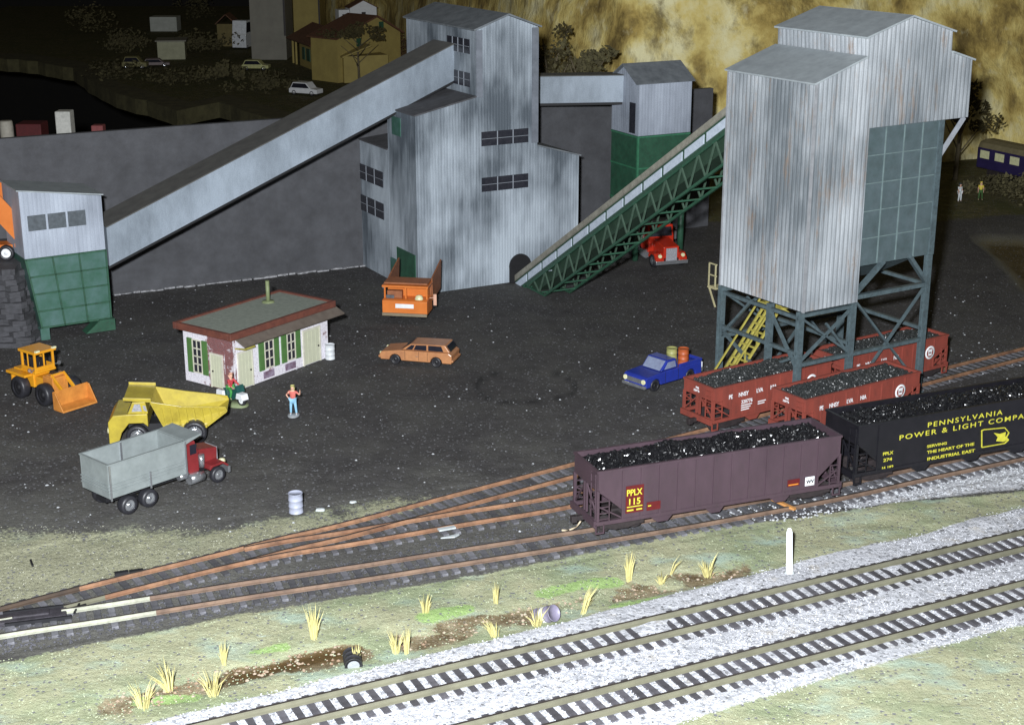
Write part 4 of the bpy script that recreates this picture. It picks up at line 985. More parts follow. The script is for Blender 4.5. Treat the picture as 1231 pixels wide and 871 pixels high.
# red cars
a3 = 33.8; L3, W3 = 8.9, 2.6; zs3, zt3 = .85, 2.68
ux = Vector((math.cos(R(a3)), math.sin(R(a3)), 0)); uy = Vector((-ux.y, ux.x, 0))
def redcar(corner_px, label, texts=True):
    C = at(*corner_px, RT+zt3+.0); Oc = C+ux*(L3/2)+uy*(W3/2); Oc.z = 0
    t = hopper('hopper_car', label, Oc, a3, L3, W3, zs3, zt3, m_red, 8, [(-1.5, 1.7), (1.5, 1.7)], 1.2, group='oxide red hopper cars')
    h = L3/2; w_ = W3/2
    for k, (s, u) in enumerate((('PE', 1.0), ('NNSY', 1.72), ('LVA', 3.05), ('NIA', 4.1))):
        text(s, 'lettering', m_white, t, (u-h, -w_-.06, 1.95), .34, (pi/2, 0, 0), .82, 1, .02)
    text('220776', 'lettering', m_white, t, (1.95-h, -w_-.06, 1.5), .30, (pi/2, 0, 0), .85, 1.1, .02)
    for i, (u, l) in enumerate(((1.95, .8), (1.95, .7), (1.95, .6), (3.2, .6), (3.2, .5), (4.6, .7))):
        MB().bx((u-h, -w_-.062, 1.36-.13*(i % 3)), (u-h+l, -w_-.05, 1.42-.13*(i % 3))).build('stencil_line', m_white, t)
    # round herald with keystone
    x = L3-1.6-h; m = MB(); m.lathe([(.30, 0), (.42, 0), (.42, .02), (.30, .02), (.30, 0)], 28, Matrix.Translation((x, -w_-.08, 1.85)), 'y'); m.build('round_herald', m_white, t)
    m = MB().prism([(x-.19, 2.06), (x+.19, 2.06), (x+.16, 1.95), (x+.13, 1.66), (x-.13, 1.66), (x-.16, 1.95)], -w_-.082, -w_-.062, 'y'); m.build('keystone', m_white, t)
    text('PRR', 'lettering', m_redpl, t, (x-.13, -w_-.09, 1.80), .13, (pi/2, 0, 0), 1, 1, .03)
    text('PRR', 'lettering', m_white, t, (-h-.04, .25, 2.36), .16, (pi/2, 0, -pi/2), 1, 1, .03); text('220776', 'lettering', m_white, t, (-h-.04, .42, 2.18), .16, (pi/2, 0, -pi/2), 1, 1, .03)
    return t, Oc
Zc = lambda x, y: (800+x/3.62, 360+y/3.62)
tA, OA = redcar(Zc(215, 392), 'oxide red hopper car beside the blue pickup, under the corrugated tower')
tB, OB = redcar(Zc(612, 440), 'oxide red hopper car alone on the middle siding, nearest of the three red ones')
tC, OC_ = redcar(Zc(703, 268), 'oxide red hopper car behind the right tower legs, farthest of the three')
dd = (OC_-OA); OCn = OA+ux*(L3+1.05); tC.location.x, tC.location.y = OCn.x, OCn.y
coal('dull grey coal in the red hopper car beside the pickup', OA, a3, L3-.3, W3-.3, RT+2.48, m_coal2, 1900, .11, .34, 11)
coal('dull grey coal in the nearest red hopper car with the round herald in view', OB, a3, L3-.3, W3-.3, RT+2.48, m_coal2, 1900, .11, .30, 13)
coal('dull grey coal in the farthest red hopper car behind the tower legs', OCn, a3, L3-.3, W3-.3, RT+2.48, m_coal2, 1900, .11, .30, 17)

# ================================================================== ROAD VEHICLES
def wheel(t, x, y, r, wd, tyre=m_tyre, rim=m_chrome, steer=0):
    o = MB().lathe([(r*.62, -wd/2), (r*.93, -wd/2), (r, -wd*.3), (r, wd*.3), (r*.93, wd/2), (r*.62, wd/2), (r*.58, wd*.2), (r*.58, -wd*.2), (r*.62, -wd/2)], 20, None, 'y').build('wheel', tyre, t)
    o.location = (x, y, r); o.rotation_euler = (0, 0, steer)
    rm = MB().lathe([(0, -wd*.42), (r*.2, -wd*.42), (r*.24, -wd*.3), (r*.5, -wd*.22), (r*.6, -wd*.42), (r*.6, wd*.42), (r*.5, wd*.22), (r*.24, wd*.3), (r*.2, wd*.42), (0, wd*.42)], 14, None, 'y').build('rim', rim, o)
    return o
def mirror_prism(m, poly, y0, y1): m.prism(poly, y0, y1, 'y'); m.prism(poly, -y1, -y0, 'y')

# grey tipper, heading right-away
G = thing('dump_truck', 'dump truck with grey box and dark red cab in front of the yellow haul truck', 'dump truck', at(153, 616)+Vector((0, 0, 0)), 48)
gy = 1.15     # near side wheels are at y=-gy
G.scale = (.95,)*3; G.location = at(155, 617)+Vector((-math.sin(R(48)), math.cos(R(48)), 0))*gy
for x in (0, 1.25): 
    for y in (-gy, gy): wheel(G, x, y, .50, .5)
for y in (-gy, gy): wheel(G, 5.75, y, .46, .32)
MB().bx((-.8, -.45, .62), (6.1, .45, .85)).bx((.3, -.9, .45), (.95, .9, .6)).build('chassis', m_chassis, G)
bw = 1.25; z0, z1 = 1.12, 2.95
m = MB(); th = .07
m.bx((-1.05, -bw, z0), (3.75, -bw+th, z1)); m.bx((-1.05, bw-th, z0), (3.75, bw, z1)); m.bx((-1.05, -bw+th, z0), (-.98, bw-th, z1)); m.bx((3.68, -bw+th, z0), (3.75, bw-th, z1)); bo = m.build('box', m_boxgrey, G, .01)
MB().bx((-.975, -bw+.072, z0+.02), (3.675, bw-.072, z0+.1)).build('box_floor', m_boxin, bo)
m = MB()
for z in (1.45, 1.62, 1.80): m.bx((-1.0, -bw-.05, z), (3.7, -bw-.002, z+.07)); m.bx((-1.11, -bw, z), (-1.052, bw, z+.07))
m.bx((-1.08, -bw-.04, z1-.02), (3.8, -bw+.09, z1+.04)).bx((-1.08, bw-.09, z1-.02), (3.8, bw+.04, z1+.04)).bx((-1.1, -bw, z1-.018), (-.95, bw, z1+.038)); m.build('box_rail', m_boxgrey, bo)
m = MB()
for x in (-1.05, 1.35, 3.62): m.bx((x, -bw-.09, z0-.1), (x+.1, -bw-.052, z1 if x != 1.35 else 1.95))
m.bx((1.3, bw-.12, z0), (1.42, bw-.075, z1)); m.each('box_post', m_chrome, bo)
MB().prism([(3.76, 2.75), (3.76, 2.99), (4.75, 3.1), (4.75, 3.02)], -bw, bw, 'y').build('cab_shield', m_boxgrey, bo)
m = MB().prism([(3.85, .9), (4.75, .9), (4.75, 2.0), (4.55, 2.68), (3.85, 2.68)], -.95, .95, 'y'); m.prism([(4.75, .85), (6.2, .85), (6.25, 1.75), (4.75, 1.98)], -.58, .58, 'y'); cb = m.build('cab', m_truckred, G, .05)
m = MB(); mirror_prism(m, [(5.15, .95), (5.3, 1.12), (6.1, 1.15), (6.45, .85), (6.35, .8), (6.05, 1.02), (5.4, 1.0), (5.2, .85)], .55, 1.3); m.each('mudguard', m_truckred, G, .02)
MB().bx((4.2, -.965, 1.95), (4.62, -.94, 2.5)).bx((4.2, .94, 1.95), (4.62, .965, 2.5)).prism([(4.76, 2.03), (4.79, 2.03), (4.6, 2.62), (4.57, 2.62)], -.8, .8, 'y').build('cab_window', m_cargl, cb)
MB().bx((6.45, -1.2, .35), (6.62, 1.2, .72)).build('bumper', m_chrome, G, .03); MB().bx((6.24, -.5, .8), (6.30, .5, 1.75)).build('grille', m_grille, G)
MB().tube((4.0, -.98, .62), (4.9, -.98, .62), .30).tube((3.4, -.9, .9), (4.0, -.9, .9), .2).build('fuel_tank', m_chrome, G); MB().tube((4.98, -.85, 1.05), (4.98, -.85, 1.75), .17).build('air_cleaner', m_chrome, G)
MB().tube((3.8, -1.05, .9), (3.8, -1.05, 2.9), .09).build('exhaust_stack', m_chrome, G)
for y in (-.85, .85): MB().tube((6.2, y, 1.0), (6.45, y, 1.0), .15).build('headlight', m_lamp, G)

# yellow haul truck, facing left; local +x forward
Yd = thing('haul_truck', 'yellow diecast mining haul truck facing left behind the grey dump truck', 'haul truck', (0, 0, 0), 187)
yo = at(235, 533); ux_ = Vector((math.cos(R(187)), math.sin(R(187)), 0)); uy_ = Vector((-ux_.y, ux_.x, 0))
# near side is local +y when heading left
Yd.location = yo-uy_*1.28
for y in (-1.45, 1.45): wheel(Yd, 0, y, .82, .75); wheel(Yd, 3.75, y, .74, .6)
MB().bx((-.6, -.7, .75), (4.4, .7, 1.25)).build('chassis', m_chassis, Yd)
m = MB().prism([(5.0, .25), (5.6, .25), (5.6, 1.75), (5.25, 2.2), (4.4, 2.25), (3.0, 2.25), (3.0, 1.35), (3.3, 1.62), (4.25, 1.62), (4.75, 1.0)], -1.6, 1.6, 'y'); m.bx((3.1, -1.55, 2.252), (3.2, 1.55, 2.5)); yb = m.build('body', m_yellow, Yd, .05)
m = MB().prism([(2.95, 2.25), (4.3, 2.25), (3.95, 3.05), (3.1, 3.05)], .35, 1.5, 'y'); yc = m.build('cab', m_yellow, Yd, .04)
MB().prism([(3.35, 2.42), (4.02, 2.42), (3.8, 2.93), (3.45, 2.93)], 1.49, 1.53, 'y').prism([(3.0, 2.42), (3.2, 2.42), (3.28, 2.8), (3.1, 2.8)], 1.49, 1.53, 'y').build('cab_window', m_grille, yc)
MB().prism([(4.27, 2.36), (4.31, 2.36), (4.0, 2.98), (3.96, 2.98)], .45, 1.4, 'y').build('windscreen', m_glass, yc)
MB().bx((5.6, -.9, .6), (5.67, .9, 1.6)).build('grille', m_chassis, Yd)
for y in (-1.3, 1.3): MB().tube((5.5, y, 1.1), (5.68, y, 1.1), .2).build('headlight', m_lamp, Yd)
# dump body: open tray with ribbed side
def tray(t, mat):
    w0, w1 = 1.42, 1.6
    top = [(3.0, 2.95), (-2.6, 2.75)]; m = MB(); h = .07
    sidep = [(3.0, 3.05), (2.3, 1.35), (-.6, 1.15), (-1.95, 2.10), (-1.85, 2.35), (-1.0, 2.45), (1.0, 2.65)]
    for s in (-1, 1):
        P = [(x, s*(w0 if z < 2 else w1)*(1-.13*max(0, .4-x)), z) for x, z in sidep]; Q = [(x, y-s*.1, z) for x, y, z in P]; n = len(P)
        m.add(P+Q, [tuple(range(n)), tuple(range(2*n-1, n-1, -1))]+[(i, (i+1) % n, (i+1) % n+n, i+n) for i in range(n)])
    m.prism([(2.3, 1.3), (-.6, 1.1), (-.6, 1.22), (2.25, 1.42)], -w0*.87, w0*.87, 'y'); m.add([(-.6, -w0*.87, 1.2), (-.6, w0*.87, 1.2), (-1.95, w1*.69, 2.10), (-1.95, -w1*.69, 2.10), (-.6, -w0*.87, 1.1), (-.6, w0*.87, 1.1), (-1.95, w1*.69, 2.02), (-1.95, -w1*.69, 2.02)], [(0, 1, 2, 3), (4, 5, 6, 7), (0, 1, 5, 4), (1, 2, 6, 5), (2, 3, 7, 6), (3, 0, 4, 7)]); m.bx((-.6, -w0*.98, 1.2), (2.3, -w0*.85, 1.28)).bx((-.6, w0*.85, 1.2), (2.3, w0*.98, 1.28))
    m.prism([(3.0, 3.05), (2.25, 1.35), (2.33, 1.32), (3.1, 3.05)], -w1+.1, w1-.1, 'y')
    m.prism([(2.95, 3.0), (4.75, 3.20), (4.75, 3.27), (2.95, 3.12)], -1.6, 1.6, 'y')
    for s in (-1, 1): m.prism([(2.95, 3.1), (4.75, 3.25), (4.75, 3.42), (2.95, 3.3)], s*1.6-.05, s*1.6+.05, 'y')
    b_ = m.build('dump_body', mat, t, .02)
    r = MB()
    for k in range(8):
        x = 2.2-k*.52; zb = 1.36 if x > -.6 else 1.15+(-.6-x)*.6
        for s in (-1, 1): q_ = 1-.13*max(0, .4-x); r.bar((x, s*(w0*q_+.03), zb+.02), (x+.12, s*(w1*q_+.02), min(2.6, 2.28+.1*(x+1.9))), .11)
    for s in (-1, 1): r.bar((2.3, s*(w0+.03), 1.33), (-.6, s*(w0+.03), 1.13), .10); r.bar((-.6, s*(w0*.87+.03), 1.13), (-1.9, s*(w1*.7+.03), 2.05), .10)
    r.each('body_rib', mat, b_); return b_
Yd.scale = (.82, .86, .83)
ty = tray(Yd, m_yellow); ty.location = (-.25, 0, .02)

# amber wheel loader, facing right-front
Ld = thing('wheel_loader', 'amber wheel loader with orange bucket parked below the green bin', 'wheel loader', at(26, 479)+Vector((0.5, 1.0, 0)), -38)
Ld.scale = (.88, .9, .93)
for y in (-1.05, 1.05): wheel(Ld, 0.05, y, .74, .62, m_tyre, m_chassis); wheel(Ld, 2.75, y, .74, .62, m_tyre, m_chassis)
m = MB().bx((-1.2, -.65, .75), (1.0, .65, 1.75)); m.bx((-1.25, -1.25, 1.5), (.9, -.652, 1.68)).bx((-1.25, .652, 1.5), (.9, 1.25, 1.68)).bx((-1.4, -.8, .7), (-1.2, .8, 1.6)); m.bx((1.0, -.55, .9), (2.0, .55, 1.5)); lb = m.build('body', m_loader, Ld, .04)
m = MB()
for x in (.0, 1.4):
    for y in (-.7, .7): m.bx((x-.07, y-.07, 1.75), (x+.07, y+.07, 3.05))
m.bx((-.15, -.8, 1.752), (1.5, .8, 1.9)); m.bx((-.2, -.85, 3.05), (1.65, .85, 3.22)); m.bx((1.33, -.63, 1.902), (1.47, .63, 2.15)).bx((1.36, -.05, 2.15), (1.44, .05, 3.05)).bx((.0, -.77, 1.902), (1.4, -.72, 2.15)).bx((0, .72, 1.902), (1.4, .77, 2.15)).bx((.62, -.76, 2.15), (.72, -.70, 3.05)); lc = m.build('cab', m_loader, Ld, .02)
MB().bx((.1, -.6, 1.91), (.75, .6, 2.4)).build('seat', m_chassis, lc); MB().tube((1.15, -.2, 1.9), (1.2, -.2, 2.45), .04).build('steering_column', m_chassis, lc)
for y in (-.65, .65): MB().bx((1.6, y-.15, 3.222), (1.78, y+.15, 3.33)).build('roof_lamp', m_lamp, lc)
m = MB().bx((1.95, -.6, .7), (3.05, .6, 1.72)); m.bx((2.3, -.6, 1.722), (2.9, .6, 1.85)); ft = m.build('front_frame', m_bucket, Ld, .05); MB().bx((2.2, -.25, 1.852), (2.6, .25, 1.9)).build('dark_cover', m_chassis, ft)
m = MB()
for y in (-.48, .48): m.bar((2.75, y, 1.85), (4.0, y, .95), .13, .24)
m.bar((3.95, -.5, .92), (3.95, .5, .92), .14); m.bar((2.8, -.5, 1.85), (2.8, .5, 1.85), .14); m.build('lift_arm', m_loader, Ld, .02)
m = MB(); bk_ = [(4.0, .15), (4.0, 1.15), (4.12, 1.25), (4.12, .25), (5.0, .12), (5.05, .02), (4.1, .02)]
m.prism(bk_, -1.35, 1.35, 'y'); 
for y in (-1.36, 1.28): m.prism([(4.02, .05), (4.02, 1.22), (4.3, 1.2), (5.02, .1), (5.0, .03)], y, y+.08, 'y')
m.build('bucket', m_bucket, Ld, .02)
MB().bar((1.4, -1.05, 1.9), (1.4, -.8, 2.1), .05).tube((1.35, -1.15, 2.1), (1.45, -1.15, 2.1), .13).tube((1.35, 1.15, 2.1), (1.45, 1.15, 2.1), .13).bar((1.4, 1.05, 2.05), (1.4, .8, 2.1), .05).build('mirror', m_chrome, Ld)

# tan-orange station wagon, heading left
Wg = thing('station_wagon', 'tan orange station wagon parked broadside in the middle of the yard', 'station wagon', (0, 0, 0), 162.5)
A_ = at(470, 437); B2 = at(519, 441); an = math.atan2((A_-B2).y, (A_-B2).x); Wg.rotation_euler = (0, 0, an); uw = Vector((math.cos(an), math.sin(an), 0)); un = Vector((-uw.y, uw.x, 0))
Wg.location = (A_+B2)/2-un*.78
wb = (A_-B2).length/2
Wg.location = Wg.location+Vector((.3, 0, 0))
for x in (-wb, wb):
    for y in (-.78, .78): wheel(Wg, x, y, .32, .2, m_tyre, m_chassis)
low = [(2.35, .30), (2.42, .62), (2.3, .78), (1.0, .95), (-2.25, .95), (-2.42, .8), (-2.35, .28), (-1.75, .25)]
arch = lambda cx: [(cx+.40*math.cos(t), .28+.40*math.sin(t)) for t in [pi*k/6 for k in range(0, 7)]]
low = [(2.35, .28), (2.42, .62), (2.28, .80), (1.1, .96), (-2.2, .98), (-2.42, .82), (-2.38, .28)]+[(p[0], p[1]) for p in reversed(arch(-wb))]+[(p[0], p[1]) for p in reversed(arch(wb))]
m = MB().prism(low, -.88, .88, 'y'); wbod = m.build('body', m_wagon, Wg, .05)
MB().prism([(-2.28, .985), (.95, .985), (.35, 1.40), (-1.95, 1.46)], -.78, .78, 'y').build('roof', m_wagon, Wg, .05)
m = MB()
for s in (-1, 1):
    y0, y1 = (s*.782, s*.80) if s > 0 else (s*.80, s*.782)
    for q in ([(.68, 1.03), (.22, 1.03), (.05, 1.34), (.28, 1.34)], [(.13, 1.03), (-.72, 1.03), (-.72, 1.38), (-.02, 1.35)], [(-.84, 1.03), (-1.85, 1.03), (-1.7, 1.38), (-.84, 1.38)]): m.prism(q, y0, y1, 'y')
m.build('side_window', m_cargl, Wg)
MB().prism([(.97, 1.01), (1.0, 1.0), (.42, 1.40), (.38, 1.40)], -.66, .66, 'y').build('windscreen', m_cargl, Wg); MB().prism([(-2.27, 1.05), (-2.3, 1.05), (-2.06, 1.40), (-2.02, 1.40)], -.64, .64, 'y').build('rear_window', m_cargl, Wg)
MB().bx((2.36, -.85, .38), (2.5, .85, .52)).bx((-2.5, -.85, .38), (-2.36, .85, .52)).each('bumper', m_wagon, Wg, .03)
for y in (-.7, .7): MB().tube((2.33, y, .66), (2.42, y, .66), .10).build('headlight', m_lamp, Wg)
sl_ = MB()
for x in (.70, -.22, -.80):
    for s in (-1, 1): sl_.bx((x-.012, s*.882-.006, .36), (x+.012, s*.882+.006, .95))
sl_.each('door_seam', M('dark_seam_line', (.12, .05, .025), None, 3, .7), Wg)  # thin dark strips mark the door joints
MB().bx((-.02, .885, .62), (-.18, .91, .65)).build('door_handle', m_chrome, Wg)

# orange dump truck seen from the front
Og = thing('dump_truck', 'orange dump truck facing the camera in front of the green door of the tall building', 'dump truck', at(488, 388)+Vector((.1, 1.3, 0)), -99)
for y in (-1.1, 1.1): wheel(Og, .1, y, .42, .36); wheel(Og, -2.6, y, .5, .5)
MB().bx((-3.4, -.5, .5), (1.0, .5, .8)).build('chassis', m_chassis, Og)
m = MB().prism([(-.6, .55), (1.15, .55), (1.15, 1.5), (.95, 1.58), (-.6, 1.58)], -1.6, 1.6, 'y'); m.bx((-.6, -1.45, 1.582), (.0, 1.45, 2.4)); ob = m.build('body', m_orange, Og, .03)
m = MB()
for y in (-1.5, 0, 1.5): m.bx((.62, y-.06, 1.58), (.74, y+.06, 2.42))
m.bx((-.7, -1.65, 2.42), (.95, 1.65, 2.56)); m.build('cab_frame', m_orange, Og, .02)
MB().bx((.2, -1.35, 1.59), (.6, -.3, 2.1)).build('cab_seat_block', m_orangedk, Og)
MB().bx((.3, -1.4, 1.585), (.7, -.85, 1.8)).build('window_glass', m_glassg, Og); MB().lathe([(0, .32), (.2, .28), (.3, .1), (.3, 0)], 14, Matrix.Translation((.75, .95, 1.59))).build('yellow_dome', m_lamp, Og)
MB().bx((1.152, -.65, 1.02), (1.19, .65, 1.32)).build('number_plate', m_white, Og); MB().bx((1.1, -1.6, .45), (1.28, 1.6, .66)).build('bumper', M('dusty_grey_bumper', (.25, .2, .13), None, 3, .6), Og, .02)
m = MB(); m.prism([(-.75, 2.3), (-.75, 2.75), (-4.0, 3.35), (-3.6, 1.3), (-.9, 1.1)], 1.5, 1.6, 'y'); m.prism([(-.75, 2.3), (-.75, 2.75), (-4.0, 3.35), (-3.6, 1.3), (-.9, 1.1)], -1.6, -1.5, 'y'); m.prism([(-.9, 1.0), (-3.6, 1.15), (-3.6, 1.27), (-.9, 1.12)], -1.5, 1.5, 'y'); m.prism([(-.9, 1.1), (-.75, 2.6), (-.65, 2.6), (-.8, 1.1)], -1.5, 1.5, 'y'); m.prism([(-.75, 2.62), (.7, 2.60), (.7, 2.72), (-.75, 2.76)], -1.55, 1.55, 'y'); m.build('dump_body', m_orangedk, Og, .02)
MB().bar((.3, 1.62, 1.6), (.35, 2.0, 1.65), .05).bx((.3, 1.9, 1.1), (.4, 2.12, 1.9)).build('mirror', m_skin, Og)

# blue pickup facing left-front
A_ = at(784, 467.5); Pk = thing('pickup_truck', 'glossy blue pickup truck with drums in its bed beside the red hopper car', 'pickup truck', (0, 0, 0), 221)
an = R(221); uw = Vector((math.cos(an), math.sin(an), 0)); un = Vector((-uw.y, uw.x, 0)); Pk.location = at(786, 470)-uw*1.55-un*.8
for x in (-1.55, 1.55):
    for y in (-.8, .8): wheel(Pk, x, y, .38, .24, m_tyre, m_chassis)
arch = lambda cx: [(cx+.46*math.cos(t), .34+.46*math.sin(t)) for t in [pi*k/6 for k in range(0, 7)]]
low = [(2.35, .34), (2.42, .9), (2.25, 1.02), (.9, 1.12), (-2.5, 1.12), (-2.55, .34)]+list(reversed(arch(-1.55)))+list(reversed(arch(1.55)))
m = MB().prism(low, -.95, .95, 'y'); pb_ = m.build('body', m_blue, Pk, .05)
m = MB().bx((-2.55, -.95, 1.121), (-.55, -.86, 1.32)).bx((-2.55, .86, 1.121), (-.55, .95, 1.32)).bx((-2.56, -.86, 1.121), (-2.47, .86, 1.32)); m.build('bed_wall', m_blue, Pk, .02)
MB().prism([(-.5, 1.13), (.98, 1.13), (.45, 1.72), (-.3, 1.74)], -.82, .82, 'y').build('cab', m_blue, Pk, .06)
MB().prism([(.96, 1.18), (1.02, 1.16), (.54, 1.68), (.47, 1.68)], -.7, .7, 'y').build('windscreen', m_windsh, Pk)
MB().prism([(.7, 1.2), (-.3, 1.2), (-.2, 1.6), (.4, 1.6)], .825, .845, 'y').prism([(.7, 1.2), (-.3, 1.2), (-.2, 1.6), (.4, 1.6)], -.845, -.825, 'y').build('side_window', m_windsh, Pk)
sl_ = MB()
for x in (.72, -.42):
    for s in (-1, 1): sl_.bx((x-.012, s*.952-.006, .42), (x+.012, s*.952+.006, 1.08))
sl_.each('door_seam', m_chassis, Pk)
MB().bx((2.4, -.62, .58), (2.46, .62, .86)).build('grille', m_chrome, Pk, .01); MB().bx((2.36, -.95, .32), (2.56, .95, .5)).build('bumper', m_chrome, Pk, .03); MB().bx((-2.75, -.9, .4), (-2.58, .9, .6)).build('bumper', m_chrome, Pk, .03)
for y in (-.76, .76): MB().tube((2.38, y, .74), (2.48, y, .74), .15).build('headlight', m_lamp, Pk)
MB().bx((-2.62, .7, .7), (-2.56, .93, 1.05)).build('tail_panel', m_white, Pk)
def drum(name, label, P, r, h, mat, tilt=None, band=None, group=None, rz=0):
    pr = [(0, 0), (r, 0), (r, .02*h), (r*.97, .03*h), (r*.97, .31*h), (r*1.03, .33*h), (r*.97, .35*h), (r*.97, .64*h), (r*1.03, .66*h), (r*.97, .68*h), (r*.97, .97*h), (r, .98*h), (r, h), (r*.92, h), (r*.92, .96*h), (0, .96*h)]
    o = MB().lathe(pr, 20).build(name, mat); tag(o, label, 'drum', group)
    o.location = P
    if tilt: o.rotation_euler = tilt
    if band:
        MB().lathe([(r*1.0, .40*h), (r*1.01, .62*h)], 20).build('painted_band', band, o)
    return o
pkM = Matrix.Translation(Pk.location) @ Matrix.Rotation(an, 4, 'Z')
drum('drum', 'pale olive drum standing in the bed of the blue pickup', pkM @ Vector((-.85, -.05, 1.125)), .34, .95, M('olive_drum_paint', (.36, .36, .13), None, 4, .5))
drum('drum', 'orange drum standing in the bed of the blue pickup', pkM @ Vector((-1.25, .55, 1.125)), .34, .98, M('orange_drum_paint', (.45, .10, .03), None, 4, .5))

# red road tractor
Sm = thing('semi_tractor', 'bright red conventional road tractor with chrome bumper parked under the dark green bin', 'road tractor', (0, 0, 0), 0)
Sm.scale = (1.1,)*3; fc = at(804, 321); an = R(-72); uw = Vector((math.cos(an), math.sin(an), 0)); Sm.rotation_euler = (0, 0, an); Sm.location = fc-uw*5.0
for y in (-1.05, 1.05): wheel(Sm, 4.2, y, .5, .32, m_tyre, m_chrome); wheel(Sm, .3, y, .5, .5, m_tyre, m_chrome); wheel(Sm, -.95, y, .5, .5, m_tyre, m_chrome)
MB().bx((-1.6, -.45, .6), (4.9, .45, .85)).build('chassis', m_truckred, Sm)
m = MB().prism([(1.6, .8), (3.0, .8), (3.0, 1.9), (2.8, 2.75), (1.6, 2.75)], -1.0, 1.0, 'y'); m.prism([(3.0, .75), (4.9, .75), (4.92, 1.6), (3.0, 1.88)], -.6, .6, 'y'); m.build('cab', m_semi, Sm, .05)
m = MB(); mirror_prism(m, [(3.5, .75), (3.7, 1.08), (4.6, 1.08), (5.0, .72), (5.0, .6), (4.75, .65), (4.55, .95), (3.85, .95), (3.6, .65)], .58, 1.22); m.each('mudguard', m_semi, Sm, .03)
MB().bx((4.93, -.42, .5), (4.99, .42, 1.5)).build('grille', m_grille, Sm, .01); MB().bx((5.0, -1.25, .35), (5.14, 1.25, .62)).build('bumper', m_chrome, Sm, .02)
MB().prism([(3.01, 1.96), (3.04, 1.96), (2.86, 2.6), (2.83, 2.6)], -.85, .85, 'y').build('windscreen', m_glass, Sm)
MB().bx((1.7, -.95, 2.76), (2.5, .95, 3.05)).build('roof_fairing', m_panel, Sm, .03)
for y in (-1.12, 1.12): MB().tube((1.45, y, .9), (1.45, y, 3.5), .09).build('exhaust_stack', m_chrome, Sm); MB().tube((1.5, y*.93, .65), (2.8, y*.93, .65), .3).build('fuel_tank', m_chrome, Sm); MB().tube((4.8, y*.8, .95), (5.02, y*.8, .95), .13).build('headlight', m_lamp, Sm)
MB().bx((2.6, 1.2, 1.6), (2.7, 1.35, 2.2)).bx((2.6, -1.35, 1.6), (2.7, -1.2, 2.2)).each('mirror', m_chrome, Sm)

# orange tipper on the bank at the left edge, body raised
z_b = 4.75
Ot = thing('tipping_truck', 'orange tipping truck with raised body on the dark bank at the left edge', 'dump truck', (0, 0, 0), 0)
P = atd(8, 312, 100.5); z_b = P.z; print('bank z', z_b, P)
Ot.location = (P.x+.9, P.y+1.0, z_b); Ot.rotation_euler = (0, 0, R(180+5))
for y in (-1.1, 1.1): wheel(Ot, .9, y, .52, .45, m_tyre, m_white); wheel(Ot, 4.2, y, .52, .35, m_tyre, m_white)
MB().bx((-.3, -.6, .55), (5.0, .6, .95)).bx((-.2, -1.2, .9), (.3, 1.2, 1.15)).build('chassis', m_orange, Ot); MB().bx((3.4, -1.15, .9), (5.0, 1.15, 2.6)).build('cab', m_orange, Ot, .05)
m = MB(); Q = Matrix.Translation((-.1, 0, 1.0)) @ Matrix.Rotation(R(-52), 4, 'Y')
for y in (-1.25, 1.15): m.prism([(0, 0), (4.8, 0), (4.8, 1.3), (0, 1.3)], y, y+.1, 'y', Q)
m.prism([(0, 0), (4.8, 0), (4.8, .1), (0, .1)], -1.14, 1.14, 'y', Q); m.prism([(4.7, .1), (4.8, .1), (4.8, 1.3), (4.7, 1.3)], -1.14, 1.14, 'y', Q); m.prism([(0, .1), (.1, .1), (.1, 1.3), (0, 1.3)], -1.14, 1.14, 'y', Q); m.build('dump_body', m_orange, Ot)
# the bank it stands on
def bank():
    random.seed(4); t = MB(); n = 14; xr = at(48, 410).x-.2
    for k in range(n):
        z0_ = -.1+(z_b+.05)*k/n; z1_ = -.1+(z_b+.05)*(k+1)/n+.02; inset = k*.10+random.uniform(-.12, .12)
        pts = []; yf = 97.0+inset*.9
        x = -60
        while x < xr-inset*.75: pts.append((x, yf+random.uniform(-.3, .3))); x += random.uniform(.2, .7)
        xe = xr-inset*.75; pts.append((xe+random.uniform(-.12, .12), yf)); y = yf+.4
        while y < 107: pts.append((xe+random.uniform(-.22, .22), y)); y += random.uniform(.35, .8)
        pts += [(xe, 107), (-60, 107)]
        t.prism(pts, z0_, z1_-.03*random.random(), 'z')
    o = t.build('rock_bank', M('layered_dark_shale', (.085, .085, .095), (.05, .05, .055), 2.5, .9, bmp=.6, stretch=(1, 1, 3)), None, 0); tag(o, None, None, kind='structure')
bank()
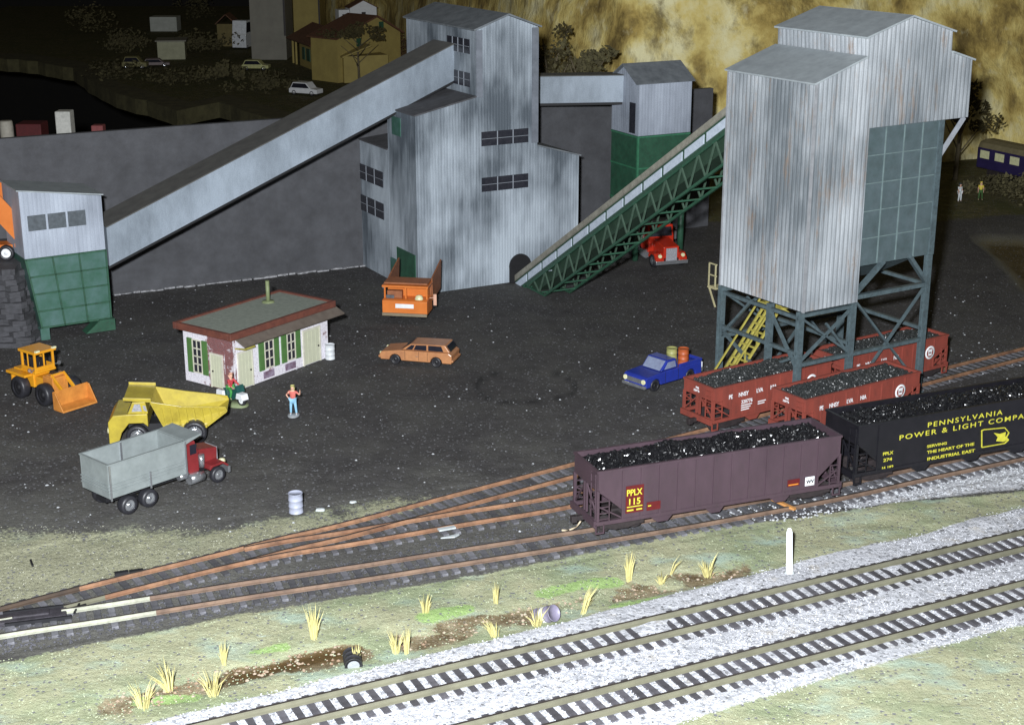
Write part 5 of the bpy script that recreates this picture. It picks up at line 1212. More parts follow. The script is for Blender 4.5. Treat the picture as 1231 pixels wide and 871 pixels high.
# ================================================================== PEOPLE
def skin_mesh(name, verts, edges, mat, parent, sub=1):
    me = bpy.data.meshes.new(name); me.from_pydata([v[:3] for v in verts], edges, []); me.materials.append(mat)
    o = bpy.data.objects.new(name, me); COL.objects.link(o); o.parent = parent
    md = o.modifiers.new('skin', 'SKIN'); md.use_smooth_shade = True
    for i, v in enumerate(verts):
        s = me.skin_vertices[0].data[i]; s.radius = (v[3], v[4] if len(v) > 4 else v[3]); s.use_root = (i == 0)
    if sub: m2 = o.modifiers.new('subsurf', 'SUBSURF'); m2.levels = sub; m2.render_levels = sub
    return o
def person(label, loc, rz, J, mats, cap=None, base=None, group=None, fingers=True, scale=1):
    """J: joints of the pose (x forward, y left, z up)"""
    t = thing('person', label, 'person', loc, rz, group); t.scale = (scale,)*3
    V = []; E_ = []; ix = {}
    def v(n, p, r, r2=None): ix[n] = len(V); V.append((*p, r, r2 or r)); return ix[n]
    def e(a, b): E_.append((ix[a], ix[b]))
    v('pelvis', J['pelvis'], .13, .16); v('waist', J['waist'], .11, .14); v('chest', J['chest'], .12, .17); v('neck', J['neck'], .055); v('chin', J['chin'], .075); v('head', J['head'], .10); v('crown', J['crown'], .08)
    for a, b in (('pelvis', 'waist'), ('waist', 'chest'), ('chest', 'neck'), ('neck', 'chin'), ('chin', 'head'), ('head', 'crown')): e(a, b)
    for s in 'LR':
        v('sh'+s, J['sh'+s], .065); v('el'+s, J['el'+s], .047); v('wr'+s, J['wr'+s], .032); v('pa'+s, J['pa'+s], .038)
        e('chest', 'sh'+s); e('sh'+s, 'el'+s); e('el'+s, 'wr'+s); e('wr'+s, 'pa'+s)
        w_, p_ = Vector(J['wr'+s]), Vector(J['pa'+s]); d = (p_-w_).normalized(); sd = d.cross(Vector((0.2, .3, 1))).normalized()
        for k in range(5):
            off_ = sd*(-.034+.022*k) if k < 4 else sd*.05-d*.03
            n = f'f{s}{k}'; v(n, p_+off_*.6+d*.03, .011); v(n+'b', p_+off_+d*([.075, .09, .085, .065, .03][k])+Vector((0, 0, -.012)), .009); e('pa'+s, n); e(n, n+'b')
        v('hi'+s, J['hi'+s], .10); v('kn'+s, J['kn'+s], .07); v('an'+s, J['an'+s], .045); v('to'+s, J['to'+s], .04)
        e('pelvis', 'hi'+s); e('hi'+s, 'kn'+s); e('kn'+s, 'an'+s); e('an'+s, 'to'+s)
    h = Vector(J['head']); fw = Vector(J.get('face', (1, 0, 0))); v('nose', h+fw*.12+Vector((0, 0, -.02)), .016); e('head', 'nose')
    for sg in (-1, 1): v(f'ear{sg}', h+fw.cross(Vector((0, 0, 1)))*.10*sg, .02); e('head', f'ear{sg}')
    skin_mesh('body', V, E_, mats['skin'], t)
    G_ = 1.16
    def garment(name, chain, ed, mat, g=G_):
        vs = [(*J[n], r*g, (r2*g)) for n, r, r2 in chain]; skin_mesh(name, vs, ed, mat, t)
    mid = lambda a, b, f=.55: tuple(Vector(J[a]).lerp(Vector(J[b]), f))
    J['slL'] = mid('shL', 'elL', .75); J['slR'] = mid('shR', 'elR', .75)
    if 'long' in mats: J['slL'] = mid('elL', 'wrL', .8); J['slR'] = mid('elR', 'wrR', .8)
    ch = [('chest', .13, .175), ('waist', .12, .15), ('pelvis', .13, .16), ('shL', .07, .07), ('slL', .055, .055), ('shR', .07, .07), ('slR', .055, .055)]
    if 'long' in mats: ch += [('elL', .058, .058), ('elR', .058, .058)]; ed = [(0, 1), (1, 2), (0, 3), (3, 7), (7, 4), (0, 5), (5, 8), (8, 6)]
    else: ed = [(0, 1), (1, 2), (0, 3), (3, 4), (0, 5), (5, 6)]
    garment('shirt', ch, ed, mats['shirt'])
    garment('trousers', [('pelvis', .14, .17), ('hiL', .105, .105), ('knL', .075, .075), ('anL', .06, .06), ('hiR', .105, .105), ('knR', .075, .075), ('anR', .06, .06)], [(0, 1), (1, 2), (2, 3), (0, 4), (4, 5), (5, 6)], mats['trousers'])
    hb = Vector(J['head'])-fw*.02+Vector((0, 0, .035)); skin_mesh('hair', [(*hb, .112), (*(hb+Vector((0, 0, .05))), .095), (*(hb-fw*.05-Vector((0, 0, .06))), .08)], [(0, 1), (0, 2)], mats['hair'], t)
    for s in 'LR': skin_mesh('shoe', [(*J['an'+s][:2], J['an'+s][2]-.03, .058), (*J['to'+s], .05)], [(0, 1)], mats['shoe'], t)
    if base:
        b_ = MB().lathe([(0, -.02), (.48, -.02), (.5, .02), (.46, .07), (0, .08)], 14, Matrix.Diagonal((1, .7, 1, 1))).build('base', base, t)
    return t
ST = dict(pelvis=(0, 0, 1.0), waist=(0, 0, 1.15), chest=(0, 0, 1.38), neck=(0, 0, 1.53), chin=(.02, 0, 1.60), head=(.01, 0, 1.68), crown=(0, 0, 1.75),
          shL=(0, .19, 1.45), elL=(-.05, .40, 1.22), wrL=(.06, .24, 1.08), paL=(.08, .17, 1.06), shR=(0, -.19, 1.45), elR=(.05, -.42, 1.30), wrR=(.15, -.44, 1.52), paR=(.17, -.45, 1.60),
          hiL=(0, .10, .95), knL=(.04, .15, .55), anL=(0, .18, .12), toL=(.14, .20, .08), hiR=(0, -.10, .95), knR=(.05, -.13, .55), anR=(0, -.15, .12), toR=(.14, -.17, .08))
mt = dict(skin=m_skin, shirt=m_shirt, trousers=m_jeans, hair=m_hair, shoe=m_jeans)
jj = dict(ST)
# faces the camera, hand on hip on the left of the photo, other hand raised
jj['elR'], jj['wrR'], jj['paR'] = (-.05, -.40, 1.22), (.06, -.24, 1.08), (.08, -.17, 1.06)
jj['elL'], jj['wrL'], jj['paL'] = (.05, .42, 1.28), (.15, .46, 1.50), (.17, .47, 1.59)
person('figure in salmon shirt and pale blue jeans standing on a grey base, one hand raised', at(353, 499), -95, jj, mt, base=m_stone)
# rider on a motorbike by the office corner
PM = at(280, 486)
Mb = thing('motorbike', 'white and green motorbike under the red shirted rider by the yard office', 'motorbike', PM+Vector((.0, .25, 0)), -40)
wheel(Mb, .75, 0, .34, .16, m_tyre, m_white); wheel(Mb, -.75, 0, .34, .16, m_tyre, m_white)
MB().prism([(-.9, .55), (-.5, .75), (.15, .78), (.3, 1.0), (.55, .95), (.55, .5), (.1, .25), (-.4, .25)], -.14, .14, 'y').build('frame', m_teal, Mb, .03)
MB().prism([(.45, .42), (1.15, .42), (1.05, .78), (.55, .8)], -.24, .24, 'y').build('front_fairing', m_white, Mb, .05)
for s in (-1, 1): MB().prism([(-1.1, .4), (-.45, .4), (-.5, .75), (-1.05, .75)], s*.3-.1, s*.3+.1, 'y').build('pannier', m_white, Mb, .03)
MB().prism([(.55, .8), (.75, .85), (.62, 1.25), (.55, 1.25)], -.28, .28, 'y').build('windshield', m_teal, Mb); MB().bar((.4, -.4, 1.05), (.4, .4, 1.05), .05).build('handlebar', m_chrome, Mb); MB().bx((-.7, -.18, .76), (.05, .18, .86)).build('saddle', m_teal, Mb, .03)
MB().lathe([(0, -.02), (.95, -.02), (.95, .04), (0, .05)], 14, Matrix.Diagonal((1.2, .7, 1, 1))).build('base', M('olive_base', (.25, .30, .16), None, 3, .7), Mb)
SJ = dict(pelvis=(-.25, 0, .98), waist=(-.22, 0, 1.14), chest=(-.15, 0, 1.36), neck=(-.12, 0, 1.52), chin=(-.10, 0, 1.60), head=(-.10, 0, 1.68), crown=(-.11, 0, 1.76),
          shL=(-.14, .19, 1.43), elL=(.08, .27, 1.20), wrL=(.30, .27, 1.10), paL=(.38, .27, 1.08), shR=(-.14, -.19, 1.43), elR=(.08, -.27, 1.20), wrR=(.30, -.27, 1.10), paR=(.38, -.27, 1.08),
          hiL=(-.22, .12, .95), knL=(.18, .27, .82), anL=(.05, .28, .38), toL=(.18, .28, .34), hiR=(-.22, -.12, .95), knR=(.18, -.27, .82), anR=(.05, -.28, .38), toR=(.18, -.28, .34))
person('figure in red shirt and green trousers riding the white and green motorbike', PM+Vector((0, .25, 0)), -40, SJ, dict(skin=m_skin, shirt=M('red_shirt', (.55, .06, .07), None, 3, .7), trousers=m_greencl, hair=m_skin, shoe=m_greencl, long=1))
m_yel = M('yellow_hivis', (.75, .6, .08), None, 3, .7); m_wh = M('white_cloth', (.8, .85, .88), None, 3, .8); m_dkc = M('dark_cloth', (.03, .05, .06), None, 3, .8); m_dg = M('dark_green_cloth', (.05, .12, .03), None, 3, .8)
j3 = dict(ST); j3['elL'], j3['wrL'], j3['paL'] = (.02, .26, 1.18), (.1, .25, .95), (.11, .25, .87); j3['elR'], j3['wrR'], j3['paR'] = (.02, -.26, 1.18), (.1, -.25, .95), (.11, -.25, .87)
person('distant figure in yellow top and dark green trousers near the dark coach', at(1178, 241), -100, dict(j3), dict(skin=m_skin, shirt=m_yel, trousers=m_dg, hair=m_yel, shoe=m_dg))
person('distant figure in white beside the right edge of the corrugated tower', at(1153, 243), -60, dict(j3), dict(skin=m_skin, shirt=m_wh, trousers=m_wh, hair=m_dkc, shoe=m_dkc))

# ================================================================== SMALL THINGS
drum('drum', 'grey blue steel drum standing alone on the yard above the tracks', at(356, 615), .36, 1.02, m_drum)
drum('drum', 'white drum standing at the far corner of the yard office', at(397, 431), .32, .98, m_drumw)
drum('drum', 'tipped purple grey drum with a white band lying in the ditch', at(650, 742)+Vector((-.1, .3, -.1)), .36, 1.0, M('purple_grey_drum', (.22, .20, .28), None, 4, .5), (R(62), 0, R(48)), m_white)
dd = drum('drum', 'dark open drum lying in the ditch with its pale mouth towards the camera', at(421, 797)+Vector((0, .5, .14)), .36, .8, M('dark_pipe', (.03, .03, .035), None, 4, .5), (R(98), 0, R(12)))
MB().lathe([(0, .02), (.24, .01)], 16).build('pale_inside', m_stone, dd); dd.children[0].location = (0, 0, .965*.8) 
pst = thing('marker_post', 'white round-topped trackside marker post on the grass', 'marker post', at(949, 687), -8)
MB().prism([(-.14, 0), (.14, 0), (.13, 1.95), (.07, 2.13), (-.07, 2.13), (-.13, 1.95)], -.045, .045, 'y').build('post', m_white, pst, .02); pst.rotation_euler = (0, R(-3), R(-8))
MB().lathe([(0, -.05), (.26, -.05), (.18, .05), (0, .06)], 9).build('stone_foot', m_scrap, pst)
def chunk(name, label, cat, P, d, mat, rz=0, rx=0, bev=.02):
    random.seed(int(P.x*13)); m = MB(); x, y, z = [k/2 for k in d]; pts = []
    n = 7
    for zz in (0, 1):
        for i in range(n): a = 2*pi*i/n; r = random.uniform(.75, 1.1)*(1 if zz == 0 else .85); pts.append((math.cos(a)*x*r, math.sin(a)*y*r, z*2*zz+random.uniform(-.1, .1)*z))
    m.add(pts, [tuple(range(n)), tuple(range(2*n-1, n-1, -1))]+[(i, (i+1) % n, (i+1) % n+n, i+n) for i in range(n)])
    o = m.build(name, mat, None, bev); o.location = P; o.rotation_euler = (rx, 0, R(rz)); tag(o, label, cat); return o
chunk('scrap', 'white scrap lying on the yard right of the grey blue drum', 'scrap', at(385, 613.5), (.55, .3, .12), m_scrap, 10)
chunk('scrap', 'smaller white scrap on the yard above the rusty rails', 'scrap', at(424, 604), (.4, .22, .1), m_scrap, 10)
o = MB().bx((-.85, -.13, 0), (.0, .13, .08)).build('joiner_plate', m_scrap); o.location = at(547, 634, RT+.02); o.rotation_euler = (0, 0, R(24)); tag(o, 'pale plate lying across the rusty rail left of the purple brown hopper', 'plate')
o = MB().prism([(-.55, -.02), (.1, -.14), (.4, .05), (.42, .16), (.0, .08)], 0, .06, 'z').build('plate_piece', m_scrap); o.location = at(543, 645); o.rotation_euler = (0, 0, R(20)); tag(o, 'pale broken plate lying between the rails under the rusty rail plate', 'plate')
o = MB().bx((-.7, -.09, 0), (.7, .09, .12)).build('wooden_stick', m_stick); o.location = at(942, 607, .12); o.rotation_euler = (0, R(4), R(-48)); tag(o, 'short orange wooden stick lying beside the rail under the purple brown hopper', 'stick')
o = MB().bx((-.35, -.04, 0), (.35, .04, .07)).build('peg', m_chassis); o.location = at(38, 677, .02); o.rotation_euler = (0, 0, R(-65)); tag(o, 'small black peg lying on the khaki ground at the left', 'peg')
wr = MB(); pw = [at(x, y, z) for x, y, z in ((676, 637, .3), (684, 637, .12), (693, 633, .15), (698, 626, .5))]
for a, b_ in zip(pw[:-1], pw[1:]): wr.tube(a, b_, .045, None, 6)
o = wr.build('wire', M('pale_wire', (.6, .5, .35), None, 3, .4)); tag(o, 'bent pale wire at the left coupler of the purple brown hopper', 'wire')
# switch motor
Sw = thing('switch_machine', 'black switch machine with lever rods beside the points at the left edge', 'switch machine', at(42, 741, .0), 16)
MB().bx((-1.5, -.42, -.1), (1.3, .42, .12)).bx((-.9, -.26, .12), (.6, .26, .24)).build('housing', M('black_plastic', (.045, .04, .05), (.02, .018, .022), 2.5, .7, bmp=.6), Sw, .08)
MB().bar((1.3, .1, .1), (2.1, .35, .12), .08).bar((1.6, -.3, .1), (1.9, .8, .12), .07).build('lever', m_chassis, Sw)
MB().bx((-1.3, .5, -.03), (1.5, .62, .14)).bx((-1.2, -.62, -.03), (1.5, -.5, .14)).build('mounting_bar', m_chassis, Sw)
for k, (x, y) in enumerate(((162, 691), (144, 693))):
    o = MB().bx((-.3, -.12, 0), (.3, .12, .12)).build('rail_chair', m_chassis); o.location = at(x, y, .0)+Vector((0, .3, 0)); o.rotation_euler = (0, 0, R(20)); tag(o, ('right' if k == 0 else 'left')+' one of two small black blocks against the far rail at the left', 'block', 'black blocks by the rail')
# grass tufts
TF = [(378, 768, 1.75, 'tall', .25), (270, 797, 1.15, 'brush-like', .2), (257, 836, 1.25, 'wide', .6), (203, 829, 1.3, 'leaning', .5), (172, 851, 1.2, 'low', .7), (511, 738, 1.1, 'thin', .25), (476, 785, 1.15, 'spreading', .35), (488, 785, 1.3, 'upright', .10), (428, 797, .95, 'short', .15), (597, 725, 1.3, 'narrow', .06), (595, 765, 1.0, 'drooping', .4), (645, 752, .95, 'fanned', .6), (701, 737, 1.45, 'stiff', .08), (756, 698, 1.6, 'pale', .15), (806, 690, 1.4, 'single', .03), (850, 692, 1.15, 'straggling', .7), (795, 700, .6, 'sparse', .5)]
WH = ['left of the ditch water, tallest of all', 'just above the left end of the ditch', 'at the left end of the dark wet ditch', 'lower left, leaning left of the widest tuft', 'farthest left beside the white ballast', 'on the pale grass above the small green patch', 'left one of a close pair in the ditch', 'right one of a close pair in the ditch', 'in front of the dark open drum', 'above the brown ditch left of the banded drum', 'beside the white ballast left of the banded drum', 'at the foot of the banded drum', 'right of the banded drum like a brush', 'below the purple brown hopper on the bare grass', 'leaning right below the purple brown hopper', 'at the right end of the brown ditch', 'small one on the grass below the hopper']
for (x, y, h, k, sp), wh in zip(TF, WH):
    random.seed(x); m = MB(); nb_ = 26 if sp > .1 else 14
    if k == 'single': nb_ = 5
    for i in range(nb_):
        a = random.uniform(0, 6.28); r0 = random.uniform(0, .10+.12*sp); hh_ = h*random.uniform(.45, 1.0); ln = sp*random.uniform(.2, 1)*h*.8+random.uniform(0, .08)
        b0 = Vector((math.cos(a)*r0, math.sin(a)*r0, -.05)); lean = Vector((math.cos(a), math.sin(a), 0))*ln
        if k in ('leaning', 'drooping'): lean += Vector((-.25*h, 0, 0))
        if k in ('single', 'stiff'): lean += Vector((.32*h, 0, 0))
        p1 = b0+lean*.4+Vector((0, 0, hh_*.6)); p2 = b0+lean+Vector((0, 0, hh_)); w_ = .022
        s_v = Vector((-math.sin(a+1), math.cos(a+1), 0))*w_; q_v = Vector((s_v.y, -s_v.x, 0))
        m.add([b0-s_v, b0+s_v, b0+q_v, p1-s_v, p1+s_v, p1+q_v, p2], [(0, 1, 4, 3), (1, 2, 5, 4), (2, 0, 3, 5), (3, 4, 6), (4, 5, 6), (5, 3, 6)])
    o = m.build('grass_tuft', m_straw); o.location = at(x, y, -.1); tag(o, f'{k} dry straw tuft {wh}', 'grass tuft', 'dry grass tufts along the ditch')
# loose stones: grit on the yard, pebbles in the ditch, shoulder stones of the main line
def scatter(name, label, cat, pts, smin, smax, mat, flat=.6):
    random.seed(len(pts)); m = MB(); base = [(1, 0, 0), (-.5, .87, 0), (-.5, -.87, 0), (0, 0, 1), (0, 0, -.5)]
    vs = []; fs = []
    for x, y, z in pts:
        s = random.uniform(smin, smax); a = random.uniform(0, 6.28); ca, sa = math.cos(a)*s, math.sin(a)*s; o = len(vs)
        for bx_, by_, bz_ in ((1, .1, 0), (.2, .9, 0), (-.9, .3, 0), (-.4, -.8, 0), (.6, -.7, .1), (.1, .1, 1), (.3, -.2, .8)):
            vs.append((x+ca*bx_-sa*by_, y+sa*bx_+ca*by_, z+s*bz_*flat))
        fs += [(o, o+1, o+5), (o+1, o+2, o+5), (o+2, o+3, o+5), (o+3, o+6, o+5), (o+3, o+4, o+6), (o+4, o, o+6), (o, o+5, o+6)]
    m.add(vs, fs); o = m.build(name, mat); tag(o, label, cat, kind='stuff'); return o
m_grit = M('white_grit_stone', (.55, .57, .6), (.34, .35, .37), 1.5, .7)
def rnd_px(n, x0, x1, y0, y1, z=0, cond=None):
    out = []
    while len(out) < n:
        x, y = random.uniform(x0, x1), random.uniform(y0, y1)
        if cond and not cond(x, y): continue
        P = at(x, y, z); out.append((P.x, P.y, z-.03))
    return out
random.seed(21)
scatter('yard_grit', 'small white grains scattered over the dark coal yard', 'grit', rnd_px(230, 0, 870, 330, 640)+rnd_px(60, 1100, 1231, 330, 470), .035, .095, m_grit)
scatter('dark_cinder', 'dark cinders scattered over the coal yard', 'cinders', rnd_px(2600, 0, 1231, 330, 640, 0, lambda x, y: y < 700), .04, .10, M('cinder', (.10, .10, .105), (.05, .05, .052), 1.5, .8))
def near(pl, d): 
    return lambda x, y: abs(np.interp(x, [p[0] for p in pl], [p[1] for p in pl])-y) < d
scatter('ditch_pebble', 'pale and reddish pebbles along the brown ditch', 'pebbles', rnd_px(420, 130, 900, 670, 860, -.12, near([(140, 846), (200, 832), (280, 806), (330, 800), (380, 789), (440, 779), (520, 762), (600, 744), (680, 727), (760, 707), (850, 690), (900, 686)], 14)), .04, .11, M('ditch_pebble_stone', (.42, .36, .28), (.20, .11, .06), .9, .8))
bt_ = [(160, 873), (205, 861), (400, 813), (600, 766), (800, 716), (945, 678), (1100, 642), (1231, 607)]
scatter('ballast_stone', 'loose white ballast stones along the main line', 'ballast', rnd_px(9000, 150, 1231, 600, 871, 0, lambda x, y: np.interp(x, [p[0] for p in bt_], [p[1] for p in bt_])-2 < y < np.interp(x, [0, 800, 870, 1000, 1120, 1231], [1100, 874, 850, 812, 778, 749])+2), .022, .046, M('ballast_stone_white', (.68, .69, .74), (.50, .51, .55), 2.5, .85), .7)
yl = [(0, 778), (280, 727), (420, 706), (683, 655), (1001, 603), (1100, 588)]
scatter('siding_stone', 'dark ballast stones beside the front siding', 'ballast', rnd_px(2600, 0, 1060, 560, 790, -.02, lambda x, y: -34 < y-np.interp(x, [p[0] for p in yl], [p[1] for p in yl]) < 9), .04, .085, M('siding_stone_dark', (.10, .10, .12), (.03, .03, .035), 2.5, .8), .7)
scatter('pale_siding_stone', 'pale stones mixed along the right end of the front siding', 'ballast', rnd_px(900, 860, 1231, 535, 625, -.01, lambda x, y: -16 < y-np.interp(x, [860, 1001, 1100, 1231], [634, 606, 590, 568]) < 10), .04, .09, m_grit, .7)
scatter('turf_crumb', 'light and dark crumbs of ground cover on the verge', 'ground cover', rnd_px(3200, 0, 1231, 610, 871, -.0, lambda x, y: np.interp(x, [p[0] for p in yl], [p[1] for p in yl])+14 < y < np.interp(x, [p[0] for p in bt_], [p[1] for p in bt_])-8 or (x > 830 and y > np.interp(x, [800, 870, 1000, 1120, 1231], [874, 850, 812, 778, 749])+8)), .02, .05, M('ground_cover_crumb', (.44, .48, .33), (.20, .22, .14), 1.9, .9), .7)
scatter('khaki_crumb', 'dark crumbs scattered on the khaki ground', 'ground cover', rnd_px(700, 0, 330, 630, 720, 0, lambda x, y: y < 728-x*.24), .02, .05, M('khaki_crumb_grain', (.12, .12, .09), (.5, .5, .4), 2.2, .9), .7)
# coach behind on the right, with its track
Ct = thing('passenger_coach', 'dark violet passenger coach with pale windows in the right background', 'passenger coach', (0, 0, 0), 0)
Pc = at(1172, 212); Pe = at(1231, 226); ac = math.atan2((Pe-Pc).y, (Pe-Pc).x); Ct.rotation_euler = (0, 0, ac); Ct.location = Pc+Vector((0, 0, .1)); print('coach', Pc, Pe, math.degrees(ac))
MB().bx((0, 0, .9), (20, 2.9, 3.0)).build('body', m_coach, Ct, .1)
MB().prism([(0, 3.0), (2.9, 3.0), (2.7, 3.5), (2.0, 3.75), (.9, 3.75), (.2, 3.5)], .1, 20, 'x').build('roof', m_coachroof, Ct)
for k in range(9): MB().bx((.5+k*2.1, -.04, 1.95), (1.75+k*2.1, .02, 2.75)).build('window', m_coachwin, Ct)
for x in (2.5, 16): MB().bx((x-1.3, .4, 0), (x+1.3, 2.5, .85)).build('bogie', m_truckdk, Ct)
# low lineside bushes and bare trees
def foliage(name, label, cat, P, h, r, mat, n=700, trunk=True, leaf=.28, group=None, lo=.35, squash=.75):
    random.seed(int(P.x*7+P.y)); t = thing(name, label, cat, P, random.uniform(0, 360), group)
    if trunk:
        m = MB(); m.tube((0, 0, -.1), (.1, .05, h*.5), .05*h*.5, .03*h*.5, 8)
        for k in range(9):
            a = k*2.4; z = h*(.22+.05*k); m.tube((.05, .03, z), (math.cos(a)*r*.8, math.sin(a)*r*.8, z+h*.28), .018*h*.5, .006*h*.5, 5)
        m.build('trunk', m_bark, t)
    m = MB(); cl = [(Vector((random.gauss(0, .5)*r, random.gauss(0, .5)*r, h*random.uniform(lo+.05, .9))), r*random.uniform(.28, .55)) for _ in range(14)]
    vs, fs = [], []
    for i in range(n):
        c, cr = random.choice(cl); d = Vector((random.gauss(0, 1), random.gauss(0, 1), random.gauss(0, 1))).normalized()*cr*random.uniform(.5, 1); d.z *= squash
        p = c+d; s = leaf*random.uniform(.5, 1.2); u1 = Vector((random.gauss(0, 1), random.gauss(0, 1), random.gauss(0, 1))).normalized(); u2 = u1.orthogonal().normalized(); o = len(vs)
        vs += [p+u1*s, p+u2*s*.6, p-u1*s, p-u2*s*.6]; fs.append((o, o+1, o+2, o+3))
    m.add(vs, fs); m.build('crown', mat, t); return t
foliage('tree', 'dark flat-topped tree just right of the gabled tower', 'tree', Vector((3.6, 151, 0)), 17.5, 2.9, m_leaf, 900, lo=.55)
foliage('tree', 'dusty brown tree with pale bare branches right of the gabled tower', 'tree', Vector((7.0, 150, 0)), 15.5, 2.7, m_leaf2, 1100, lo=.55)
foliage('bush', 'low dark bush at the end of the level grey bridge', 'bush', Vector((9.5, 148, 0)), 11.0, 1.8, m_leaf, 500, False)
foliage('bush', 'dark bush at the foot of the flat-topped tree', 'bush', Vector((4.2, 149, 0)), 12.5, 2.4, m_leaf, 500, False)
foliage('tree', 'umbrella shaped tree in front of the yellow house', 'tree', at(432, 100), 9.2, 4.2, m_leaf, 900, lo=.65, squash=.4)
foliage('bush', 'brown bush between the yellow house and the gabled tower', 'bush', at(472, 88), 6, 4.0, M('russet_foliage', (.11, .06, .025), (.06, .035, .015), 1, .9), 700, False)
foliage('tree', 'dark tree at the right edge behind the end of the corrugated tower', 'tree', at(1148, 215), 11, 2.6, m_leaf, 900, lo=.3)
foliage('bush', 'olive bush below the dark coach', 'bush', at(1205, 240), 2.0, 2.6, m_leaf2, 500, False, .2)
foliage('bush', 'small olive bush between the two distant figures', 'bush', at(1165, 238), 1.6, 1.0, m_leaf2, 300, False, .15)
foliage('bush', 'olive bush at the right edge under the dark coach', 'bush', at(1232, 243), 2.6, 2.6, m_leaf2, 500, False, .2)
# ---------------- far buildings, upper left
def house():
    ang = 48; P = at(407, 100); e1 = onp(P, ang, 407, 50)[1]; w_, e2 = onp(P, ang, 481, 33); ax, az = onp(P, ang, 452, 20); dv = min(14, max(6, onp(P, ang+90, 382, 42)[0]))
    print('house', e1, w_, e2, ax, az, dv)
    ev = (e1+e2)/2; t = thing('house', 'ochre two-storey house with brown pitched roof in the upper background', 'house', P, ang)
    MB().prism([(0, 0), (w_, 0), (w_, ev), (ax, az), (0, ev)], 0, dv, 'y').build('gable_wall', m_hwall, t)
    roof_panel(t, [(-.5, -.4, ev-.1), (ax, -.4, az+.2), (ax, dv+.4, az+.2), (-.5, dv+.4, ev-.1)], .25, m_hroof); roof_panel(t, [(ax+.04, -.4, az+.2), (w_+.5, -.4, ev-.1), (w_+.5, dv+.4, ev-.1), (ax+.04, dv+.4, az+.2)], .25, m_hroof)
    for x, y, h in ((458, 31, 9), (431, 51, 9)):
        u, z = onp(P, ang, x, y); MB().bx((u-.45, -.12, z-.6), (u+.45, .02, z+.6)).build('window', m_green, t)
house()
def lowhouse():
    A = at(414, 100); B_ = at(361, 78.5); ang = math.degrees(math.atan2(B_.y-A.y, B_.x-A.x)); L = (B_-A).length; h = onp(A, ang, 412, 68)[1]; print('low', ang, L, h)
    t = thing('station_building', 'long low ochre building with dark green doors and brown roof beside the ochre house', 'building', A, ang)
    # local +x runs left-away along the facade, which faces local +y
    W = 7.0; MB().bx((0, -W, 0), (L, 0, h)).build('wall', m_hwall, t)
    for (x0, x1), hh, z0_, nm in (((401, 393), .82, 0, 'door'), ((389, 384), .82, 0, 'door'), ((381, 378), .5, 1.2, 'window'), ((374, 370), .5, 1.2, 'window'), ((368, 365), .5, 1.2, 'window')):
        u0 = onp(A, ang, x0, 90)[0]; u1 = onp(A, ang, x1, 90)[0]; MB().bx((min(u0, u1), -.02, z0_), (max(u0, u1), .12, z0_+h*hh)).build(nm, m_green, t)
    roof_panel(t, [(-.6, .4, h+.05), (L*.62, .4, h+.05), (L*.62, -W*.6, h+1.6), (-.6, -W*.6, h+1.6)], .2, m_hwall)
    roof_panel(t, [(L*.64, .8, h+.1), (L+5.5, .8, h+.1), (L+4, -W*.5, h+2.6), (L*.75, -W*.5, h+2.6)], .25, m_hroof)
    roof_panel(t, [(L+5.6, .8, h+.1), (L+5.6, -W-.8, h+.1), (L+4.1, -W*.5-.1, h+2.6), (L+4.1, -W*.5, h+2.6)], .25, m_hroof)
    for x in (L+1.2, L+3.2): MB().bx((x, .1, 0), (x+.3, .4, h)).build('post', m_hwall, t)
lowhouse()
def block(name, label, x0, x1, y, ang, dep, h, mat, cat='building'):
    P = at(x0, y); q = onp(P, ang, x1, y); t = thing(name, label, cat, P, ang); MB().bx((0, 0, 0), (q[0], dep, h)).build('wall', mat, t); return t, q[0]
t, w_ = block('tall_building', 'tall plain grey building cut by the top edge of the photo', 303, 345, 72, 0, 9, 26, m_greyb)
MB().bx((w_-.3, -.15, 4), (w_-.02, -.01, 26)).build('edge_shadow_strip', m_truckdk, t)  # dark strip paints the black shadow edge on the building's right
t, w_ = block('tall_building', 'tall plain ochre building behind the ochre house, cut by the top edge of the photo', 347, 386, 52, 0, 9, 26, m_hwall)
MB().bx((w_-.3, -.15, 0), (w_-.02, -.01, 26)).build('edge_shadow_strip', m_truckdk, t)  # same painted shadow edge down the ochre building's right side
P = atd(421, 24, 262); t = thing('cottage', 'tiny white cottage above the roof of the ochre house', 'cottage', P, 20)
MB().prism([(0, -4), (4.6, -4), (4.6, 1.9), (2.3, 3.1), (0, 1.9)], 0, 3, 'y').build('wall', m_white, t); MB().bx((-1.8, .5, -4), (-.02, 3, 1.6)).build('side_wall', m_white, t); MB().bx((2.0, -.05, .3), (2.7, .01, 1.2)).bx((-1.2, .45, .0), (-.8, .51, .9)).build('window', m_truckdk, t)
roof_panel(t, [(-.2, -.2, 1.95), (2.3, -.2, 3.2), (2.3, 3.2, 3.2), (-.2, 3.2, 1.95)], .12, m_hroof); roof_panel(t, [(2.32, -.2, 3.2), (4.8, -.2, 1.95), (4.8, 3.2, 1.95), (2.32, 3.2, 3.2)], .12, m_hroof)
t, w_ = block('shed', 'pale grey low shed high on the dark upper left', 181, 213, 38, 0, 4, 2.8, M('pale_shed_wall', (.50, .52, .48), (.38, .4, .36), 1, .7), 'shed')
t, w_ = block('shed', 'olive cream flat shed on the dark ground of the upper left', 190, 223, 72, 8, 5, 3.0, M('cream_shed_wall', (.40, .40, .27), (.3, .3, .2), 1, .7), 'shed'); MB().bx((-.3, -.3, 3.0), (w_+.3, 5.3, 3.2)).build('roof', m_greyb, t)
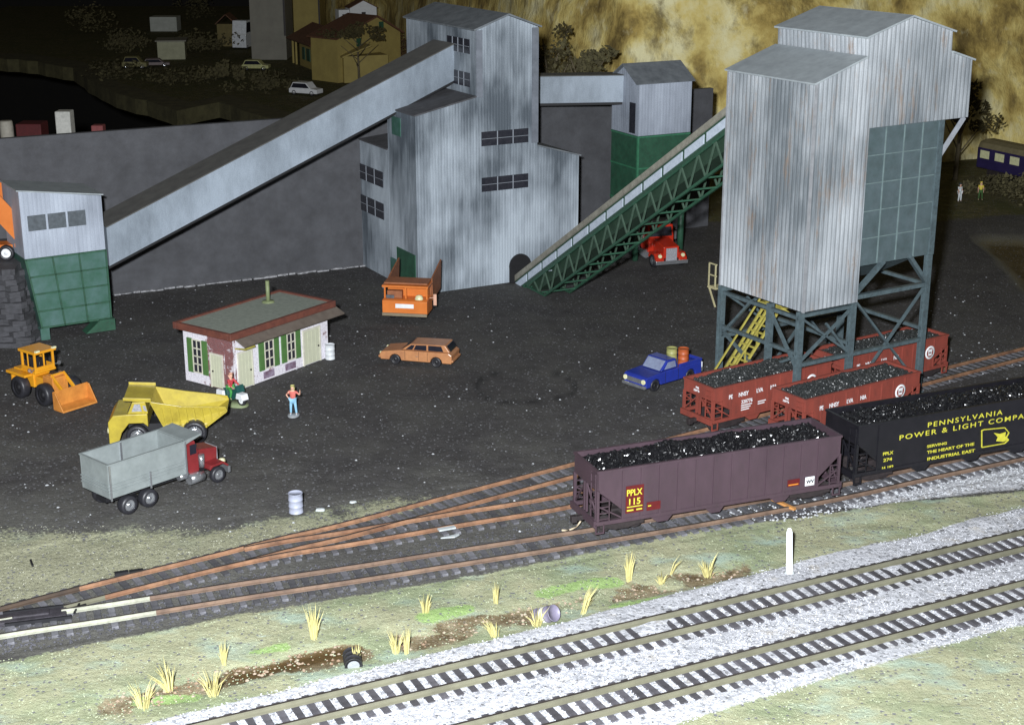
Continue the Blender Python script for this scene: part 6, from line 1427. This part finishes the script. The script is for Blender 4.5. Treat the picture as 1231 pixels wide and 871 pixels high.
t, w_ = block('hut', 'small ochre gabled hut beside the tall grey building', 262, 284, 56, 0, 4, 4.0, M('dark_ochre_wall', (.2, .16, .06), None, 1, .8), 'hut'); roof_panel(t, [(-.3, -.3, 4.02), (w_/2, -.3, 5.8), (w_/2, 4.3, 5.8), (-.3, 4.3, 4.02)], .15, m_hroof); roof_panel(t, [(w_/2+.02, -.3, 5.8), (w_+.3, -.3, 4.02), (w_+.3, 4.3, 4.02), (w_/2+.02, 4.3, 5.8)], .15, m_hroof)
def mini(label, x, y, L, W, H, rz, mat, two=True, cat='car', name='parked_car'):
    t = thing(name, label, cat, at(x, y), rz)
    MB().prism([(-L/2, .3), (L/2, .3), (L/2, H*.5), (L*.28, H*.55), (L*.12, H), (-L*.35, H), (-L*.45, H*.55), (-L/2, H*.5)], -W/2, W/2, 'y').build('body', mat, t, .06)
    MB().prism([(L*.24, H*.58), (L*.11, H*.93), (-L*.33, H*.93), (-L*.41, H*.58)], -W/2-.02, W/2+.02, 'y').build('window', m_cargl, t)
    for s in (-1, 1):
        for q in (-1, 1): wheel(t, s*L*.32, q*(W/2-.1), .35, .22)
mini('white car with dark roof in front of the long ochre building', 368, 114, 4.6, 1.8, 1.8, -25, m_white)
mini('pale yellow car parked at the foot of the tall grey building', 308, 84, 4.4, 1.8, 1.6, -5, M('pale_yellow_paint', (.55, .55, .25), None, 3, .4))
mini('tall shiny white van against the tall grey building', 293, 58, 4.5, 2.6, 5.0, 80, M('shiny_white_paint', (.85, .88, .92), None, 3, .15), cat='van', name='parked_van')
mini('small olive car left of the cream shed', 163, 82, 4.0, 1.8, 1.9, 0, M('olive_car_paint', (.22, .2, .08), None, 3, .6))
mini('pinkish grey car in front of the cream shed', 188, 80, 4.4, 1.8, 1.3, 8, M('dusty_pink_paint', (.25, .2, .2), None, 3, .6))
# things standing on a lower shelf across the aisle
sh = MB().bx((-75, 150, -9.4), (-30, 160, -9)).build('shelf', m_dark); tag(sh, None, None, kind='structure')
def onshelf(x, ytop, ybot, w_px, mat, name, label, cat, Y=153, rnd=False):
    a = atd(x, ytop, Y); s = F/(Y*c_+9); w_ = w_px/s
    h = a.z+9; o = MB()
    if rnd: o.lathe([(0, 0), (w_/2, 0), (w_/2, h*.96), (w_/2*.9, h), (0, h)], 16)
    else: o.bx((-w_/2, -w_/2, 0), (w_/2, w_/2, h))
    ob_ = o.build(name, mat, None, .1); ob_.location = (a.x, Y, -9); tag(ob_, label, cat)
onshelf(77, 133, 165, 18, M('white_card', (.75, .75, .7), None, 3, .7), 'white_box', 'upright white box standing in the dark beyond the left part of the wall', 'box')
onshelf(7, 145, 165, 16, M('cream_card', (.5, .47, .4), None, 3, .7), 'cream_canister', 'cream canister at the left edge beyond the wall', 'canister', 153, True)
onshelf(38, 147, 165, 30, M('dark_red_card', (.10, .01, .012), None, 3, .7), 'dark_red_box', 'dark red box between the cream canister and the white box', 'box', 154)
onshelf(118, 150, 165, 14, M('pinkish_card', (.3, .08, .08), None, 3, .7), 'red_box', 'small red box right of the white box beyond the wall', 'box', 154)

random.seed(77)
for k, (x, y, h, r, wh) in enumerate(((150, 60, 3, 5, 'far left of the sheds'), (245, 62, 3, 4, 'between the cream shed and the ochre hut'), (270, 95, 2.0, 3.5, 'on the slope below the pale yellow car'), (320, 108, 1.8, 3.5, 'left of the white car with the dark roof'), (130, 95, 2.2, 4.5, 'at the corner of the dark edge'), (215, 100, 1.6, 4.5, 'below the cream shed'), (240, 22, 6, 4, 'behind the ochre hut'), (110, 40, 5, 5, 'highest on the dark upper left'))):
    foliage('bush', 'dim olive scrub '+wh, 'bush', at(x, y), h, r, m_leaf2, 500, False, .35, None, .1)
